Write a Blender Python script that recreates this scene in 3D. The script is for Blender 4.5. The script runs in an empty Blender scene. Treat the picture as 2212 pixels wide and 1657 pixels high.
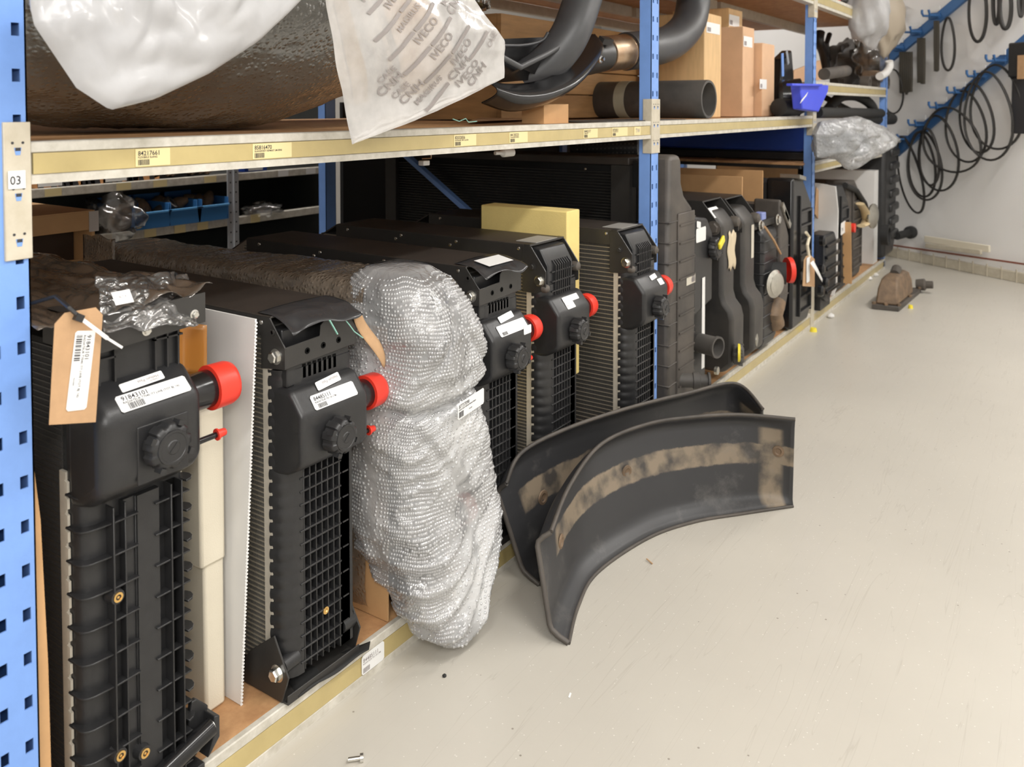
import bpy, bmesh, math, random
from mathutils import Vector as V, noise, Matrix
random.seed(7)
S = bpy.context.scene; COL = S.collection; PI = math.pi

# ------------------------------------------------------------------ camera, light, exposure
F = 1850.; TH = math.atan(1244/1850.); PIT = math.radians(2.0); CX = 1106.; CY = 230+F*math.tan(PIT)
CAM = V((0, -1.261, 1.23))
FW = V((math.cos(TH)*math.cos(PIT), math.sin(TH)*math.cos(PIT), -math.sin(PIT)))
RT = V((math.sin(TH), -math.cos(TH), 0)); UP = RT.cross(FW)
cd = bpy.data.cameras.new('camera'); cam = bpy.data.objects.new('camera', cd); COL.objects.link(cam)
cam.location = CAM
cam.rotation_euler = Matrix((RT, UP, -FW)).transposed().to_euler()
cd.sensor_width = 36; cd.lens = F/2212*36; cd.shift_y = -(828.5-CY)/2212; cd.clip_start = .05
cd.dof.use_dof = True; cd.dof.focus_distance = 1.95; cd.dof.aperture_fstop = 5.6
S.camera = cam
S.view_settings.view_transform = 'Standard'; S.view_settings.look = 'None'
S.view_settings.gamma = 1; S.view_settings.exposure = -0.10; S.view_settings.use_curve_mapping = False
w = bpy.data.worlds.new('world'); S.world = w; w.use_nodes = True
w.node_tree.nodes['Background'].inputs[0].default_value = (1, .97, .93, 1)
w.node_tree.nodes['Background'].inputs[1].default_value = .30
def area(loc, sx, sy, power, rot=(0, 0, 0), col=(1, .975, .94)):
    l = bpy.data.lights.new('ceiling_or_flash_light', 'AREA'); l.shape = 'RECTANGLE'; l.size = sx; l.size_y = sy
    l.energy = power; l.color = col
    o = bpy.data.objects.new('ceiling_or_flash_light', l); COL.objects.link(o); o.location = loc; o.rotation_euler = rot
for x, e in ((-1.6, 50), (1.2, 50), (4.0, 42), (6.0, 56)):
    area((x, -1.75, 2.95), 1.5, .25, e)
for x in (0.5, 3.2):
    area((x, -3.6, 2.95), 1.5, .25, 38)
for x in (1.5, 4.5, 7.2):
    area((x, 2.05, 2.95), 1.5, .25, 34)
area((-.9, -1.9, 1.9), 1.2, 1.2, 34, (math.radians(62), 0, math.radians(-52)))   # flash bounced behind the photographer

area((.02, -1.30, 1.42), .10, .10, 5.5, tuple(cam.rotation_euler), (1, .98, .95))   # the camera's own flash

def ray(px, py): return FW+RT*((px-CX)/F)-UP*((py-CY)/F)
def pln(px, py, ax, v):
    r = ray(px, py); return CAM+r*((v-CAM[ax])/r[ax])
def AY(px, py, y=0.): return pln(px, py, 1, y)
def AX(px, py, x=0.): return pln(px, py, 0, x)
def AZ(px, py, z=0.): return pln(px, py, 2, z)

# ------------------------------------------------------------------ materials
MATS = {}
def mat(name, col, rough=.5, metal=0., var=0., vs=8., bump=0., bs=60., col2=None, spec=.5, trans=0., coat=0., tc='Object', mapscale=None):
    if name in MATS: return MATS[name]
    m = bpy.data.materials.new(name); m.use_nodes = True; MATS[name] = m
    nt = m.node_tree; N = nt.nodes; L = nt.links; b = N['Principled BSDF']
    c = tuple(col)+(1,)
    b.inputs['Base Color'].default_value = c; b.inputs['Roughness'].default_value = rough
    b.inputs['Metallic'].default_value = metal; b.inputs['Specular IOR Level'].default_value = spec
    if coat: b.inputs['Coat Weight'].default_value = coat; b.inputs['Coat Roughness'].default_value = .15
    if trans: b.inputs['Transmission Weight'].default_value = trans
    src = None
    if var or bump:
        t = N.new('ShaderNodeTexCoord'); src = t.outputs[tc]
        if mapscale:
            mp = N.new('ShaderNodeMapping'); mp.inputs['Scale'].default_value = mapscale
            L.new(src, mp.inputs[0]); src = mp.outputs[0]
    if var:
        n = N.new('ShaderNodeTexNoise'); n.inputs['Scale'].default_value = vs; n.inputs['Detail'].default_value = 7
        n.inputs['Roughness'].default_value = .62
        L.new(src, n.inputs[0])
        r = N.new('ShaderNodeValToRGB'); r.color_ramp.elements[0].position = .5-.28; r.color_ramp.elements[1].position = .5+.25
        c2 = col2 if col2 else tuple(x*(1-var) for x in col)
        r.color_ramp.elements[0].color = tuple(c2)+(1,); r.color_ramp.elements[1].color = c
        L.new(n.outputs[0], r.inputs[0]); L.new(r.outputs[0], b.inputs['Base Color'])
    if bump:
        n2 = N.new('ShaderNodeTexNoise'); n2.inputs['Scale'].default_value = bs; n2.inputs['Detail'].default_value = 4
        L.new(src, n2.inputs[0])
        bp = N.new('ShaderNodeBump'); bp.inputs['Strength'].default_value = bump; bp.inputs['Distance'].default_value = .002
        L.new(n2.outputs[0], bp.inputs['Height']); L.new(bp.outputs[0], b.inputs['Normal'])
    return m

BLUE = mat('blue_paint', (.20, .37, .80), .42, var=.16, vs=14, bump=.1, bs=200)
NAVY = mat('dark_blue_paint', (.03, .09, .25), .5)
CREAM = mat('cream_paint', (.60, .55, .45), .5, var=.22, vs=26, col2=(.46, .41, .31))
LIP = mat('cream_lip_paint', (.70, .67, .60), .45, var=.3, vs=30, col2=(.40, .37, .30))
YEL = mat('yellowed_label_holder', (.56, .45, .20), .30, var=.25, vs=9, col2=(.42, .33, .14), coat=.4)
YLAB = mat('yellowed_paper', (.76, .64, .34), .45)
BOARD = mat('chipboard', (.62, .36, .17), .62, var=.5, vs=22, col2=(.36, .18, .08), bump=.2, bs=300)
BLK = mat('black_plastic', (.025, .025, .026), .36, var=.3, vs=30, bump=.12, bs=500, col2=(.016, .016, .017))
BLK2 = mat('black_plastic_worn', (.115, .098, .082), .55, var=.5, vs=6, col2=(.030, .028, .027), bump=.15, bs=300)
BLK3 = mat('black_plastic_dusty', (.062, .055, .048), .45, var=.5, vs=7, col2=(.020, .020, .020), bump=.1, bs=300)
GLOSS = mat('glossy_black', (.012, .012, .013), .18, var=.2, vs=20)
STEEL = mat('black_steel', (.034, .032, .030), .38, var=.3, vs=18, bump=.05, bs=200)
SHEET = mat('brown_black_sheet', (.062, .050, .042), .45, var=.45, vs=5, col2=(.018, .016, .014))
CORE = mat('fin_dark', (.030, .029, .028), .55)
CORE2 = mat('fin_grey', (.10, .095, .085), .5)
TUBE = mat('cooling_tube', (.42, .37, .29), .4, .5)
TUBED = mat('cooling_tube_dark', (.09, .085, .08), .4, .4)
ALU = mat('header_aluminium', (.62, .57, .48), .45, .2, var=.2, vs=40)
ZINC = mat('zinc', (.75, .74, .70), .25, 1., var=.2, vs=60)
BRASS = mat('brass', (.85, .55, .20), .25, 1.)
RED = mat('red_cap', (.80, .045, .025), .38)
WHITE = mat('label_white', (.82, .82, .81), .4)
INK = mat('ink', (.03, .03, .035), .6)
INKG = mat('grey_ink', (.30, .27, .27), .6)
TAG = mat('kraft_tag', (.52, .32, .17), .7, var=.22, vs=30, bump=.1, bs=300)
CARD = mat('cardboard', (.60, .35, .16), .75, var=.2, vs=8, bump=.1, bs=200)
CARD2 = mat('pale_cardboard', (.72, .46, .28), .72, var=.2, vs=7)
WOOD = mat('pine', (.78, .52, .26), .6, var=.3, vs=6, mapscale=(6, 6, .8), bump=.1)
WOODP = mat('pine_panel', (.48, .27, .11), .6, var=.4, vs=6, mapscale=(1, 1, 8))
PPW = mat('white_board', (.82, .81, .79), .45, var=.06, vs=10)
FOAMC = mat('cream_foam', (.74, .68, .55), .8, var=.08, vs=8, bump=.2, bs=400)
FOAMY = mat('yellow_foam', (.86, .68, .26), .85, var=.12, vs=12, bump=.3, bs=300)
RUB = mat('rubber', (.018, .018, .018), .7, bump=.1)
GREY = mat('galvanised', (.42, .44, .47), .45, .3, var=.2, vs=20)
DARK = mat('dark_grey_panel', (.075, .078, .074), .7, var=.2)
BINB = mat('blue_bin', (.04, .17, .42), .4)
TUBB = mat('blue_tub', (.025, .07, .36), .3, var=.2, vs=4)
WALLW = mat('white_wall', (.87, .86, .845), .75, var=.05, vs=1.5, bump=.08, bs=30)
RAIL = mat('rail_blue', (.04, .13, .32), .5)
AMB = mat('amber_film', (.55, .24, .05), .25, trans=.35)
PIPE = mat('grey_black_pipe', (.055, .056, .06), .42, var=.35, vs=10, col2=(.035, .035, .037))
PIPEW = mat('dusty_pipe', (.10, .09, .08), .6, var=.55, vs=7, col2=(.03, .03, .03))
COPP = mat('heat_tinted_steel', (.62, .50, .38), .28, .9, var=.4, vs=18, col2=(.45, .27, .15))
RUST = mat('brown_rust', (.26, .17, .10), .6, var=.65, vs=14, col2=(.07, .05, .035), bump=.4, bs=60)
SILV = mat('silver_cap', (.6, .58, .52), .3, .9, var=.3, vs=30)
GREEN = mat('green_tie', (.25, .5, .42), .5)
TAPE = mat('tape', (.70, .55, .33), .4)
PINK = mat('yellow_cap_plastic', (.85, .70, .05), .4)
STRAP = mat('string', (.8, .72, .55), .8)
BELT = mat('belt_rubber', (.022, .020, .018), .6)

def film(name, tint, dens, rough, bscale, bstr, kind='noise', spec=.6, pscale=9, pvar=.25):
    """thin plastic film: part clear, part milky, with glossy relief"""
    m = bpy.data.materials.new(name); m.use_nodes = True; nt = m.node_tree; N = nt.nodes; L = nt.links
    for n in list(N): N.remove(n)
    out = N.new('ShaderNodeOutputMaterial'); b = N.new('ShaderNodeBsdfPrincipled'); tr = N.new('ShaderNodeBsdfTransparent')
    mx = N.new('ShaderNodeMixShader'); gl = N.new('ShaderNodeBsdfGlossy'); mx2 = N.new('ShaderNodeMixShader')
    tl = N.new('ShaderNodeBsdfTranslucent'); mx3 = N.new('ShaderNodeMixShader')
    b.inputs['Base Color'].default_value = tint+(1,); b.inputs['Roughness'].default_value = rough
    tl.inputs[0].default_value = tint+(1,); mx3.inputs[0].default_value = .35
    gl.inputs['Roughness'].default_value = rough*.5; gl.inputs[0].default_value = (1, 1, 1, 1)
    t = N.new('ShaderNodeTexCoord')
    if kind == 'bubble':
        v = N.new('ShaderNodeTexVoronoi'); v.inputs['Scale'].default_value = bscale; v.inputs['Randomness'].default_value = .8
        L.new(t.outputs['Object'], v.inputs[0])
        n = N.new('ShaderNodeTexNoise'); n.inputs['Scale'].default_value = bscale*.9; n.inputs['Detail'].default_value = 6
        L.new(t.outputs['Object'], n.inputs[0])
        dm = N.new('ShaderNodeMapRange'); dm.interpolation_type = 'SMOOTHERSTEP'; dm.inputs[1].default_value = .0; dm.inputs[2].default_value = .62; L.new(v.outputs['Distance'], dm.inputs[0])
        mm = N.new('ShaderNodeMath'); mm.operation = 'MULTIPLY_ADD'; mm.inputs[1].default_value = -1.
        L.new(dm.outputs[0], mm.inputs[0]); L.new(n.outputs[0], mm.inputs[2]); h = mm.outputs[0]
    else:
        n = N.new('ShaderNodeTexNoise'); n.inputs['Scale'].default_value = bscale; n.inputs['Detail'].default_value = 5
        n.inputs['Distortion'].default_value = 1.2
        L.new(t.outputs['Object'], n.inputs[0]); h = n.outputs[0]
    bp = N.new('ShaderNodeBump'); bp.inputs['Strength'].default_value = bstr; bp.inputs['Distance'].default_value = .004
    L.new(h, bp.inputs['Height'])
    for q in (b, gl, tl): L.new(bp.outputs[0], q.inputs['Normal'])
    L.new(b.outputs[0], mx3.inputs[1]); L.new(tl.outputs[0], mx3.inputs[2])
    n3 = N.new('ShaderNodeTexNoise'); n3.inputs['Scale'].default_value = pscale; n3.inputs['Detail'].default_value = 5
    L.new(t.outputs['Object'], n3.inputs[0])
    mr = N.new('ShaderNodeMapRange'); mr.inputs[1].default_value = .3; mr.inputs[2].default_value = .7
    mr.inputs[3].default_value = max(0, dens-pvar); mr.inputs[4].default_value = min(1, dens+pvar)
    L.new(n3.outputs[0], mr.inputs[0])
    L.new(mr.outputs[0], mx.inputs[0]); L.new(tr.outputs[0], mx.inputs[1]); L.new(mx3.outputs[0], mx.inputs[2])
    fr = N.new('ShaderNodeFresnel'); fr.inputs[0].default_value = 1.6; L.new(bp.outputs[0], fr.inputs['Normal'])
    ml = N.new('ShaderNodeMath'); ml.operation = 'MULTIPLY'; ml.inputs[1].default_value = spec*1.6; ml.use_clamp = True
    L.new(fr.outputs[0], ml.inputs[0])
    L.new(ml.outputs[0], mx2.inputs[0]); L.new(mx.outputs[0], mx2.inputs[1]); L.new(gl.outputs[0], mx2.inputs[2])
    L.new(mx2.outputs[0], out.inputs[0]); return m
BUB = film('bubble_wrap', (.95, .96, .97), .58, .18, 60, .5, 'noise', 1., 3.6, .38)
DOME = film('bubble_dome', (.95, .96, .97), .45, .06, 200, .1, 'noise', 1.3, 5, .2)
BUBD = film('bubble_wrap_brown', (.33, .27, .21), .72, .25, 95, .5, 'bubble', .9)
BUBT = film('bubble_wrap_tank', (.205, .20, .18), .90, .22, 90, .45, 'bubble', 1., 3., .1)
BUBG = film('bubble_wrap_grey', (.55, .56, .57), .6, .3, 60, .8, 'bubble', .6)
CLEAR = film('clear_film', (.38, .37, .36), .22, .12, 16, .8, 'noise', 1.)
CLEARB = film('brown_clear_film', (.22, .17, .13), .55, .15, 14, .7, 'noise', .8)
MILK = film('milky_bag_film', (.72, .70, .68), .66, .2, 7, .5, 'noise', .5)
WBAG = film('white_bag_film', (.62, .62, .63), .99, .35, 4, .35, 'noise', .25)

def uvmask_fender():
    m = bpy.data.materials.new('fender_plastic'); m.use_nodes = True; nt = m.node_tree; N = nt.nodes; L = nt.links; b = N['Principled BSDF']
    uv = N.new('ShaderNodeUVMap'); uv.uv_map = 'uv'; sp = N.new('ShaderNodeSeparateXYZ'); L.new(uv.outputs[0], sp.inputs[0])
    t = N.new('ShaderNodeTexCoord'); n = N.new('ShaderNodeTexNoise'); n.inputs['Scale'].default_value = 9; n.inputs['Detail'].default_value = 8
    n.inputs['Roughness'].default_value = .7
    L.new(t.outputs['Object'], n.inputs[0])
    def math_(op, a, bb, clamp=False):
        q = N.new('ShaderNodeMath'); q.operation = op; q.use_clamp = clamp
        for i, x in enumerate((a, bb)):
            if isinstance(x, (int, float)): q.inputs[i].default_value = x
            else: L.new(x, q.inputs[i])
        return q.outputs[0]
    nz = math_('MULTIPLY', math_('SUBTRACT', n.outputs[0], .5), .10)
    vv = math_('ADD', sp.outputs[1], nz)
    d = math_('ABSOLUTE', math_('SUBTRACT', vv, .56), 0)
    band = math_('MULTIPLY', math_('SUBTRACT', .115, d), 60, True)
    ue = math_('MULTIPLY', math_('SUBTRACT', sp.outputs[0], .13), 60, True)
    band = math_('MULTIPLY', band, ue)
    u2 = math_('MULTIPLY', math_('SUBTRACT', math_('ADD', sp.outputs[0], math_('MULTIPLY', nz, .2)), .90), 60, True)
    u3 = math_('MULTIPLY', math_('SUBTRACT', .972, sp.outputs[0]), 80, True)
    v3 = math_('MULTIPLY', math_('SUBTRACT', .86, sp.outputs[1]), 40, True)
    band = math_('MAXIMUM', band, math_('MULTIPLY', math_('MULTIPLY', u2, u3), v3))
    patch = N.new('ShaderNodeMapRange'); patch.inputs[1].default_value = .36; patch.inputs[2].default_value = .56; patch.inputs[3].default_value = .12
    n4 = N.new('ShaderNodeTexNoise'); n4.inputs['Scale'].default_value = 14; n4.inputs['Detail'].default_value = 6; L.new(t.outputs['Object'], n4.inputs[0])
    L.new(n4.outputs[0], patch.inputs[0])
    f = math_('MULTIPLY', band, patch.outputs[0])
    mx = N.new('ShaderNodeMix'); mx.data_type = 'RGBA'
    mx.inputs[6].default_value = (.030, .030, .032, 1); mx.inputs[7].default_value = (.22, .175, .125, 1)
    L.new(f, mx.inputs[0])
    # pale scuffs
    n5 = N.new('ShaderNodeTexNoise'); n5.inputs['Scale'].default_value = 5; n5.inputs['Detail'].default_value = 9; n5.inputs['Roughness'].default_value = .75
    L.new(t.outputs['Object'], n5.inputs[0])
    sc = N.new('ShaderNodeMapRange'); sc.inputs[1].default_value = .56; sc.inputs[2].default_value = .75; sc.inputs[4].default_value = .5
    L.new(n5.outputs[0], sc.inputs[0])
    mx2 = N.new('ShaderNodeMix'); mx2.data_type = 'RGBA'; mx2.inputs[7].default_value = (.16, .15, .14, 1)
    L.new(sc.outputs[0], mx2.inputs[0]); L.new(mx.outputs[2], mx2.inputs[6]); L.new(mx2.outputs[2], b.inputs['Base Color'])
    b.inputs['Roughness'].default_value = .42
    return m
FEND = uvmask_fender()

def floor_mat():
    m = mat('epoxy_floor', (.545, .515, .455), .30, var=.12, vs=1.2, coat=.0)
    nt = m.node_tree; N = nt.nodes; L = nt.links; b = N['Principled BSDF']; t = [n for n in N if n.type == 'TEX_COORD'][0]
    old = b.inputs['Base Color'].links[0].from_socket
    # fine pale flakes and dark specks in the coating
    v = N.new('ShaderNodeTexVoronoi'); v.inputs['Scale'].default_value = 55; L.new(t.outputs['Object'], v.inputs[0])
    r = N.new('ShaderNodeMapRange'); r.inputs[1].default_value = .10; r.inputs[2].default_value = .05; r.inputs[3].default_value = 0; r.inputs[4].default_value = .55
    L.new(v.outputs['Distance'], r.inputs[0])
    mx = N.new('ShaderNodeMix'); mx.data_type = 'RGBA'; mx.inputs[7].default_value = (.85, .83, .78, 1)
    L.new(r.outputs[0], mx.inputs[0]); L.new(old, mx.inputs[6])
    v2 = N.new('ShaderNodeTexVoronoi'); v2.inputs['Scale'].default_value = 17; L.new(t.outputs['Object'], v2.inputs[0])
    r2 = N.new('ShaderNodeMapRange'); r2.inputs[1].default_value = .05; r2.inputs[2].default_value = .03; r2.inputs[3].default_value = 0; r2.inputs[4].default_value = .7
    L.new(v2.outputs['Distance'], r2.inputs[0])
    mx2 = N.new('ShaderNodeMix'); mx2.data_type = 'RGBA'; mx2.inputs[7].default_value = (.16, .13, .10, 1)
    L.new(r2.outputs[0], mx2.inputs[0]); L.new(mx.outputs[2], mx2.inputs[6]); 
    # scuff lines
    mp = N.new('ShaderNodeMapping'); mp.inputs['Rotation'].default_value = (0, 0, .5); mp.inputs['Scale'].default_value = (.25, 5, 1)
    L.new(t.outputs['Object'], mp.inputs[0])
    n = N.new('ShaderNodeTexNoise'); n.inputs['Scale'].default_value = 2.2; n.inputs['Detail'].default_value = 3; n.inputs['Distortion'].default_value = 2
    L.new(mp.outputs[0], n.inputs[0])
    r3 = N.new('ShaderNodeValToRGB'); e = r3.color_ramp.elements; e[0].position = .495; e[0].color = (0, 0, 0, 1); e[1].position = .5; e[1].color = (.22, .22, .22, 1)
    e2 = r3.color_ramp.elements.new(.505); e2.color = (0, 0, 0, 1)
    L.new(n.outputs[0], r3.inputs[0])
    mx3 = N.new('ShaderNodeMix'); mx3.data_type = 'RGBA'; mx3.inputs[7].default_value = (.25, .22, .18, 1)
    L.new(r3.outputs[0], mx3.inputs[0]); L.new(mx2.outputs[2], mx3.inputs[6]); L.new(mx3.outputs[2], b.inputs['Base Color'])
    return m
FLOORM = floor_mat()

# ------------------------------------------------------------------ mesh helpers
class MB:
    def __init__(s): s.v = []; s.f = []; s.m = []
    def add(s, vs, fs, mi=0):
        o = len(s.v); s.v += [tuple(p) for p in vs]
        for f in fs: s.f.append(tuple(o+i for i in f)); s.m.append(mi)
        return s
    def box(s, x0, x1, y0, y1, z0, z1, mi=0):
        return s.add([(x0, y0, z0), (x1, y0, z0), (x1, y1, z0), (x0, y1, z0), (x0, y0, z1), (x1, y0, z1), (x1, y1, z1), (x0, y1, z1)],
              [(0, 3, 2, 1), (4, 5, 6, 7), (0, 1, 5, 4), (1, 2, 6, 5), (2, 3, 7, 6), (3, 0, 4, 7)], mi)
    def obox(s, c, ax, ay, az, mi=0):
        c, ax, ay, az = V(c), V(ax), V(ay), V(az)
        P = [c+ax*i+ay*j+az*k for k in (-.5, .5) for i, j in ((-.5, -.5), (.5, -.5), (.5, .5), (-.5, .5))]
        return s.add(P, [(0, 3, 2, 1), (4, 5, 6, 7), (0, 1, 5, 4), (1, 2, 6, 5), (2, 3, 7, 6), (3, 0, 4, 7)], mi)
    def bar(s, p0, p1, w, h, up=(0, 0, 1), mi=0):
        p0, p1 = V(p0), V(p1); d = (p1-p0); n = d.normalized(); u = V(up); sd = n.cross(u).normalized(); u2 = sd.cross(n)
        return s.obox((p0+p1)/2, d, sd*w, u2*h, mi)
    def prism(s, pts, ax, a, b, mi=0):
        """closed polygon pts (2D) extruded along axis ax from a to b"""
        def mk(p, q): return {'x': (q, p[0], p[1]), 'y': (p[0], q, p[1]), 'z': (p[0], p[1], q)}[ax]
        n = len(pts)
        return s.add([mk(p, a) for p in pts]+[mk(p, b) for p in pts],
              [tuple(range(n))[::-1], tuple(range(n, 2*n))]+[(i, (i+1) % n, n+(i+1) % n, n+i) for i in range(n)], mi)
    def tube(s, pts, r, n=12, mi=0, caps=True, closed=False, squash=None):
        pts = [V(p) for p in pts]; k = len(pts); rs = r if isinstance(r, (list, tuple)) else [r]*k
        rings = []; up = None
        for i, p in enumerate(pts):
            a = pts[(i-1) % k] if (closed or i) else p; b = pts[(i+1) % k] if (closed or i < k-1) else p
            t = (b-a).normalized()
            if up is None:
                up = V((0, 0, 1)) if abs(t.z) < .9 else V((1, 0, 0))
            sd = t.cross(up).normalized(); up = sd.cross(t).normalized()
            rings.append([p+(sd*math.cos(2*PI*j/n)+up*math.sin(2*PI*j/n)*(squash or 1))*rs[i] for j in range(n)])
        vs = [q for R in rings for q in R]; fs = []
        for i in range(k if closed else k-1):
            i2 = (i+1) % k
            for j in range(n): fs.append((i*n+j, i*n+(j+1) % n, i2*n+(j+1) % n, i2*n+j))
        if caps and not closed: fs += [tuple(range(n))[::-1], tuple(range((k-1)*n, k*n))]
        return s.add(vs, fs, mi)
    def cyl(s, p0, p1, r, r1=None, n=16, mi=0): return s.tube([p0, p1], [r, r if r1 is None else r1], n, mi)
    def lathe(s, o, d, prof, n=20, mi=0, flute=None, fd=0.):
        """prof: list of (dist along d, radius)"""
        o = V(o); d = V(d).normalized(); a = d.orthogonal().normalized(); b = d.cross(a); vs = []; fs = []
        for (h, r) in prof:
            for j in range(n):
                t = 2*PI*j/n; rr = r*(1-fd*(1 if math.cos(flute*t) > .55 else 0)) if flute and r > 0 else r
                vs.append(o+d*h+(a*math.cos(t)+b*math.sin(t))*rr)
        k = len(prof)
        for i in range(k-1):
            for j in range(n): fs.append((i*n+j, i*n+(j+1) % n, (i+1)*n+(j+1) % n, (i+1)*n+j))
        fs += [tuple(range(n))[::-1], tuple(range((k-1)*n, k*n))]
        return s.add(vs, fs, mi)
    def grid(s, fn, nu, nv, mi=0, wrap=False):
        vs = [fn(i/nu, j/nv) for i in range(nu+(0 if wrap else 1)) for j in range(nv+1)]; fs = []; k = nu if wrap else nu+1
        for i in range(nu):
            for j in range(nv):
                a = i*(nv+1)+j; b = ((i+1) % k)*(nv+1)+j
                fs.append((a, b, b+1, a+1))
        return s.add(vs, fs, mi)
    def disc(s, o, d, r, n=14, mi=0): return s.lathe(o, d, [(0, r), (.0008, r)], n, mi)
    def build(s, name, mats, parent=None, bevel=0., smooth=40, solid=0., kind=None, seg=2, uv=None, sub=0):
        me = bpy.data.meshes.new(name)
        org = parent.get('_o') if parent else None
        o3 = V(org) if org else V((0, 0, 0))
        me.from_pydata([(x-o3.x, y-o3.y, z-o3.z) for x, y, z in s.v], [], s.f)
        for m in (mats if isinstance(mats, (list, tuple)) else [mats]): me.materials.append(m)
        me.polygons.foreach_set('material_index', s.m)
        bm = bmesh.new(); bm.from_mesh(me); bmesh.ops.recalc_face_normals(bm, faces=bm.faces); bm.to_mesh(me); bm.free()
        if uv:
            l = me.uv_layers.new(name='uv')
            for lp in me.loops: l.data[lp.index].uv = uv[lp.vertex_index] if lp.vertex_index < len(uv) else (0, 0)
        if smooth:
            me.polygons.foreach_set('use_smooth', [True]*len(me.polygons)); me.set_sharp_from_angle(angle=math.radians(smooth))
        ob = bpy.data.objects.new(name, me); COL.objects.link(ob)
        if parent: ob.parent = parent
        if solid:
            md = ob.modifiers.new('s', 'SOLIDIFY'); md.thickness = solid; md.offset = 0
        if bevel:
            md = ob.modifiers.new('b', 'BEVEL'); md.width = bevel; md.segments = seg; md.limit_method = 'ANGLE'; md.angle_limit = math.radians(35)
        if sub:
            md = ob.modifiers.new('u', 'SUBSURF'); md.levels = sub; md.render_levels = sub
        if kind: ob['kind'] = kind
        return ob

def thing(name, label, cat, loc, group=None):
    o = bpy.data.objects.new(name, None); COL.objects.link(o); o.location = loc; o['_o'] = list(loc)
    o.empty_display_size = .05
    o['label'] = label; o['category'] = cat
    if group: o['group'] = group
    return o
def tag(o, label, cat, group=None, kind=None):
    o['label'] = label; o['category'] = cat
    if group: o['group'] = group
    if kind: o['kind'] = kind
    return o
def sub(parent):      # let a child act as a parent: it keeps the origin of its thing
    parent['_o'] = parent.parent['_o']; return parent
def struct(name, mb, m, **k):
    o = mb.build(name, m, **k); o['kind'] = 'structure'; return o

_tc = {}
def text_geo(txt):
    if txt in _tc: return _tc[txt]
    cu = bpy.data.curves.new('t', 'FONT'); cu.body = txt; cu.size = 1; cu.resolution_u = 2; cu.offset = .013
    ob = bpy.data.objects.new('t', cu); COL.objects.link(ob)
    dg = bpy.context.evaluated_depsgraph_get(); dg.update(); me = ob.evaluated_get(dg).to_mesh()
    r = ([tuple(v.co) for v in me.vertices], [tuple(p.vertices) for p in me.polygons])
    ob.evaluated_get(dg).to_mesh_clear(); bpy.data.objects.remove(ob); bpy.data.curves.remove(cu)
    _tc[txt] = r; return r
def put_text(mb, txt, fn, x, y, size, mi=1, sx=1.):
    vs, fs = text_geo(txt); mb.add([fn(x+p[0]*size*sx, y+p[1]*size) for p in vs], fs, mi)
def sticker(parent, o, u, v, w, h, lines=(), bar=None, mats=None, name='sticker', bend=None, thick=.0006, dots=None, round_=True):
    """o = lower-left corner, u right, v up; lines (text, x, y, size[, sx]) in fractions of metres"""
    o, u, v = V(o), V(u).normalized(), V(v).normalized(); n = u.cross(v)
    if bend: fn0 = lambda x, y, e=0: V(bend(x, y))+n*e
    else: fn0 = lambda x, y, e=0: o+u*x+v*y+n*e
    mb = MB(); r = min(w, h)*.10 if round_ else 0
    if bend:
        k = 8; mb.grid(lambda a, b: fn0(a*w, b*h, thick), k, 2); mb.grid(lambda a, b: fn0(a*w, b*h, 0), k, 2)
    else:
        P = [(r, 0), (w-r, 0), (w, r), (w, h-r), (w-r, h), (r, h), (0, h-r), (0, r)] if r else [(0, 0), (w, 0), (w, h), (0, h)]
        k = len(P); mb.add([fn0(x, y, 0) for x, y in P]+[fn0(x, y, thick) for x, y in P],
            [tuple(range(k))[::-1], tuple(range(k, 2*k))]+[(i, (i+1) % k, k+(i+1) % k, k+i) for i in range(k)])
    for L in lines: put_text(mb, L[0], lambda x, y: fn0(x, y, thick+.0003), L[1], L[2], L[3], 1, L[4] if len(L) > 4 else 1.)
    if bar:
        bx, by, bw, bh = bar; x = bx; rr = random.Random(3)
        while x < bx+bw:
            t = rr.choice((.0007, .0012, .0018))*(bw/.03); x2 = min(x+t, bx+bw)
            mb.add([fn0(x, by, thick+.0003), fn0(x2, by, thick+.0003), fn0(x2, by+bh, thick+.0003), fn0(x, by+bh, thick+.0003)], [(0, 1, 2, 3)], 1)
            x = x2+rr.choice((.0008, .0013))*(bw/.03)
    return mb.build(name, mats or [WHITE, INK], parent, smooth=0)
def sheet_pts(fn, nu, nv): 
    mb = MB(); mb.grid(fn, nu, nv); return mb
def nz(p, s, seed=0.): return noise.noise(V(p)*s+V((seed, seed*1.7, -seed)))

# ------------------------------------------------------------------ room
WA = AZ(1940, 556); WB = AZ(2212, 611); WD = (WB-WA); WD.z = 0; WD.normalize(); WN = V((WD.y, -WD.x, 0))
if WN.x > 0: WN = -WN
def WP(px, py, off=0.):
    r = ray(px, py); t = ((WA+WN*off)-CAM).dot(WN)/r.dot(WN); return CAM+r*t
H = 3.05
struct('floor', MB().box(-4, 13, -5, 6, -.1, 0), FLOORM)
struct('ceiling', MB().box(-4, 13, -5, 6, H, H+.1), mat('ceiling_white', (.75, .74, .72), .8))
a = WA-WD*6; b = WA+WD*6
mb = MB(); n2 = -WN*.1
mb.add([a, b, b+n2, a+n2]+[q+V((0, 0, H)) for q in (a, b, b+n2, a+n2)], [(0, 3, 2, 1), (4, 5, 6, 7), (0, 1, 5, 4), (1, 2, 6, 5), (2, 3, 7, 6), (3, 0, 4, 7)])
struct('wall_right', mb, WALLW)
struct('wall_back', MB().box(-4, 13, 4.2, 4.3, 0, H), mat('back_wall', (.5, .48, .45), .8))
struct('wall_front', MB().box(-4, 13, -5.1, -5, 0, H), WALLW)
struct('wall_left', MB().box(-4.1, -4, -5, 6, 0, H), WALLW)
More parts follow.
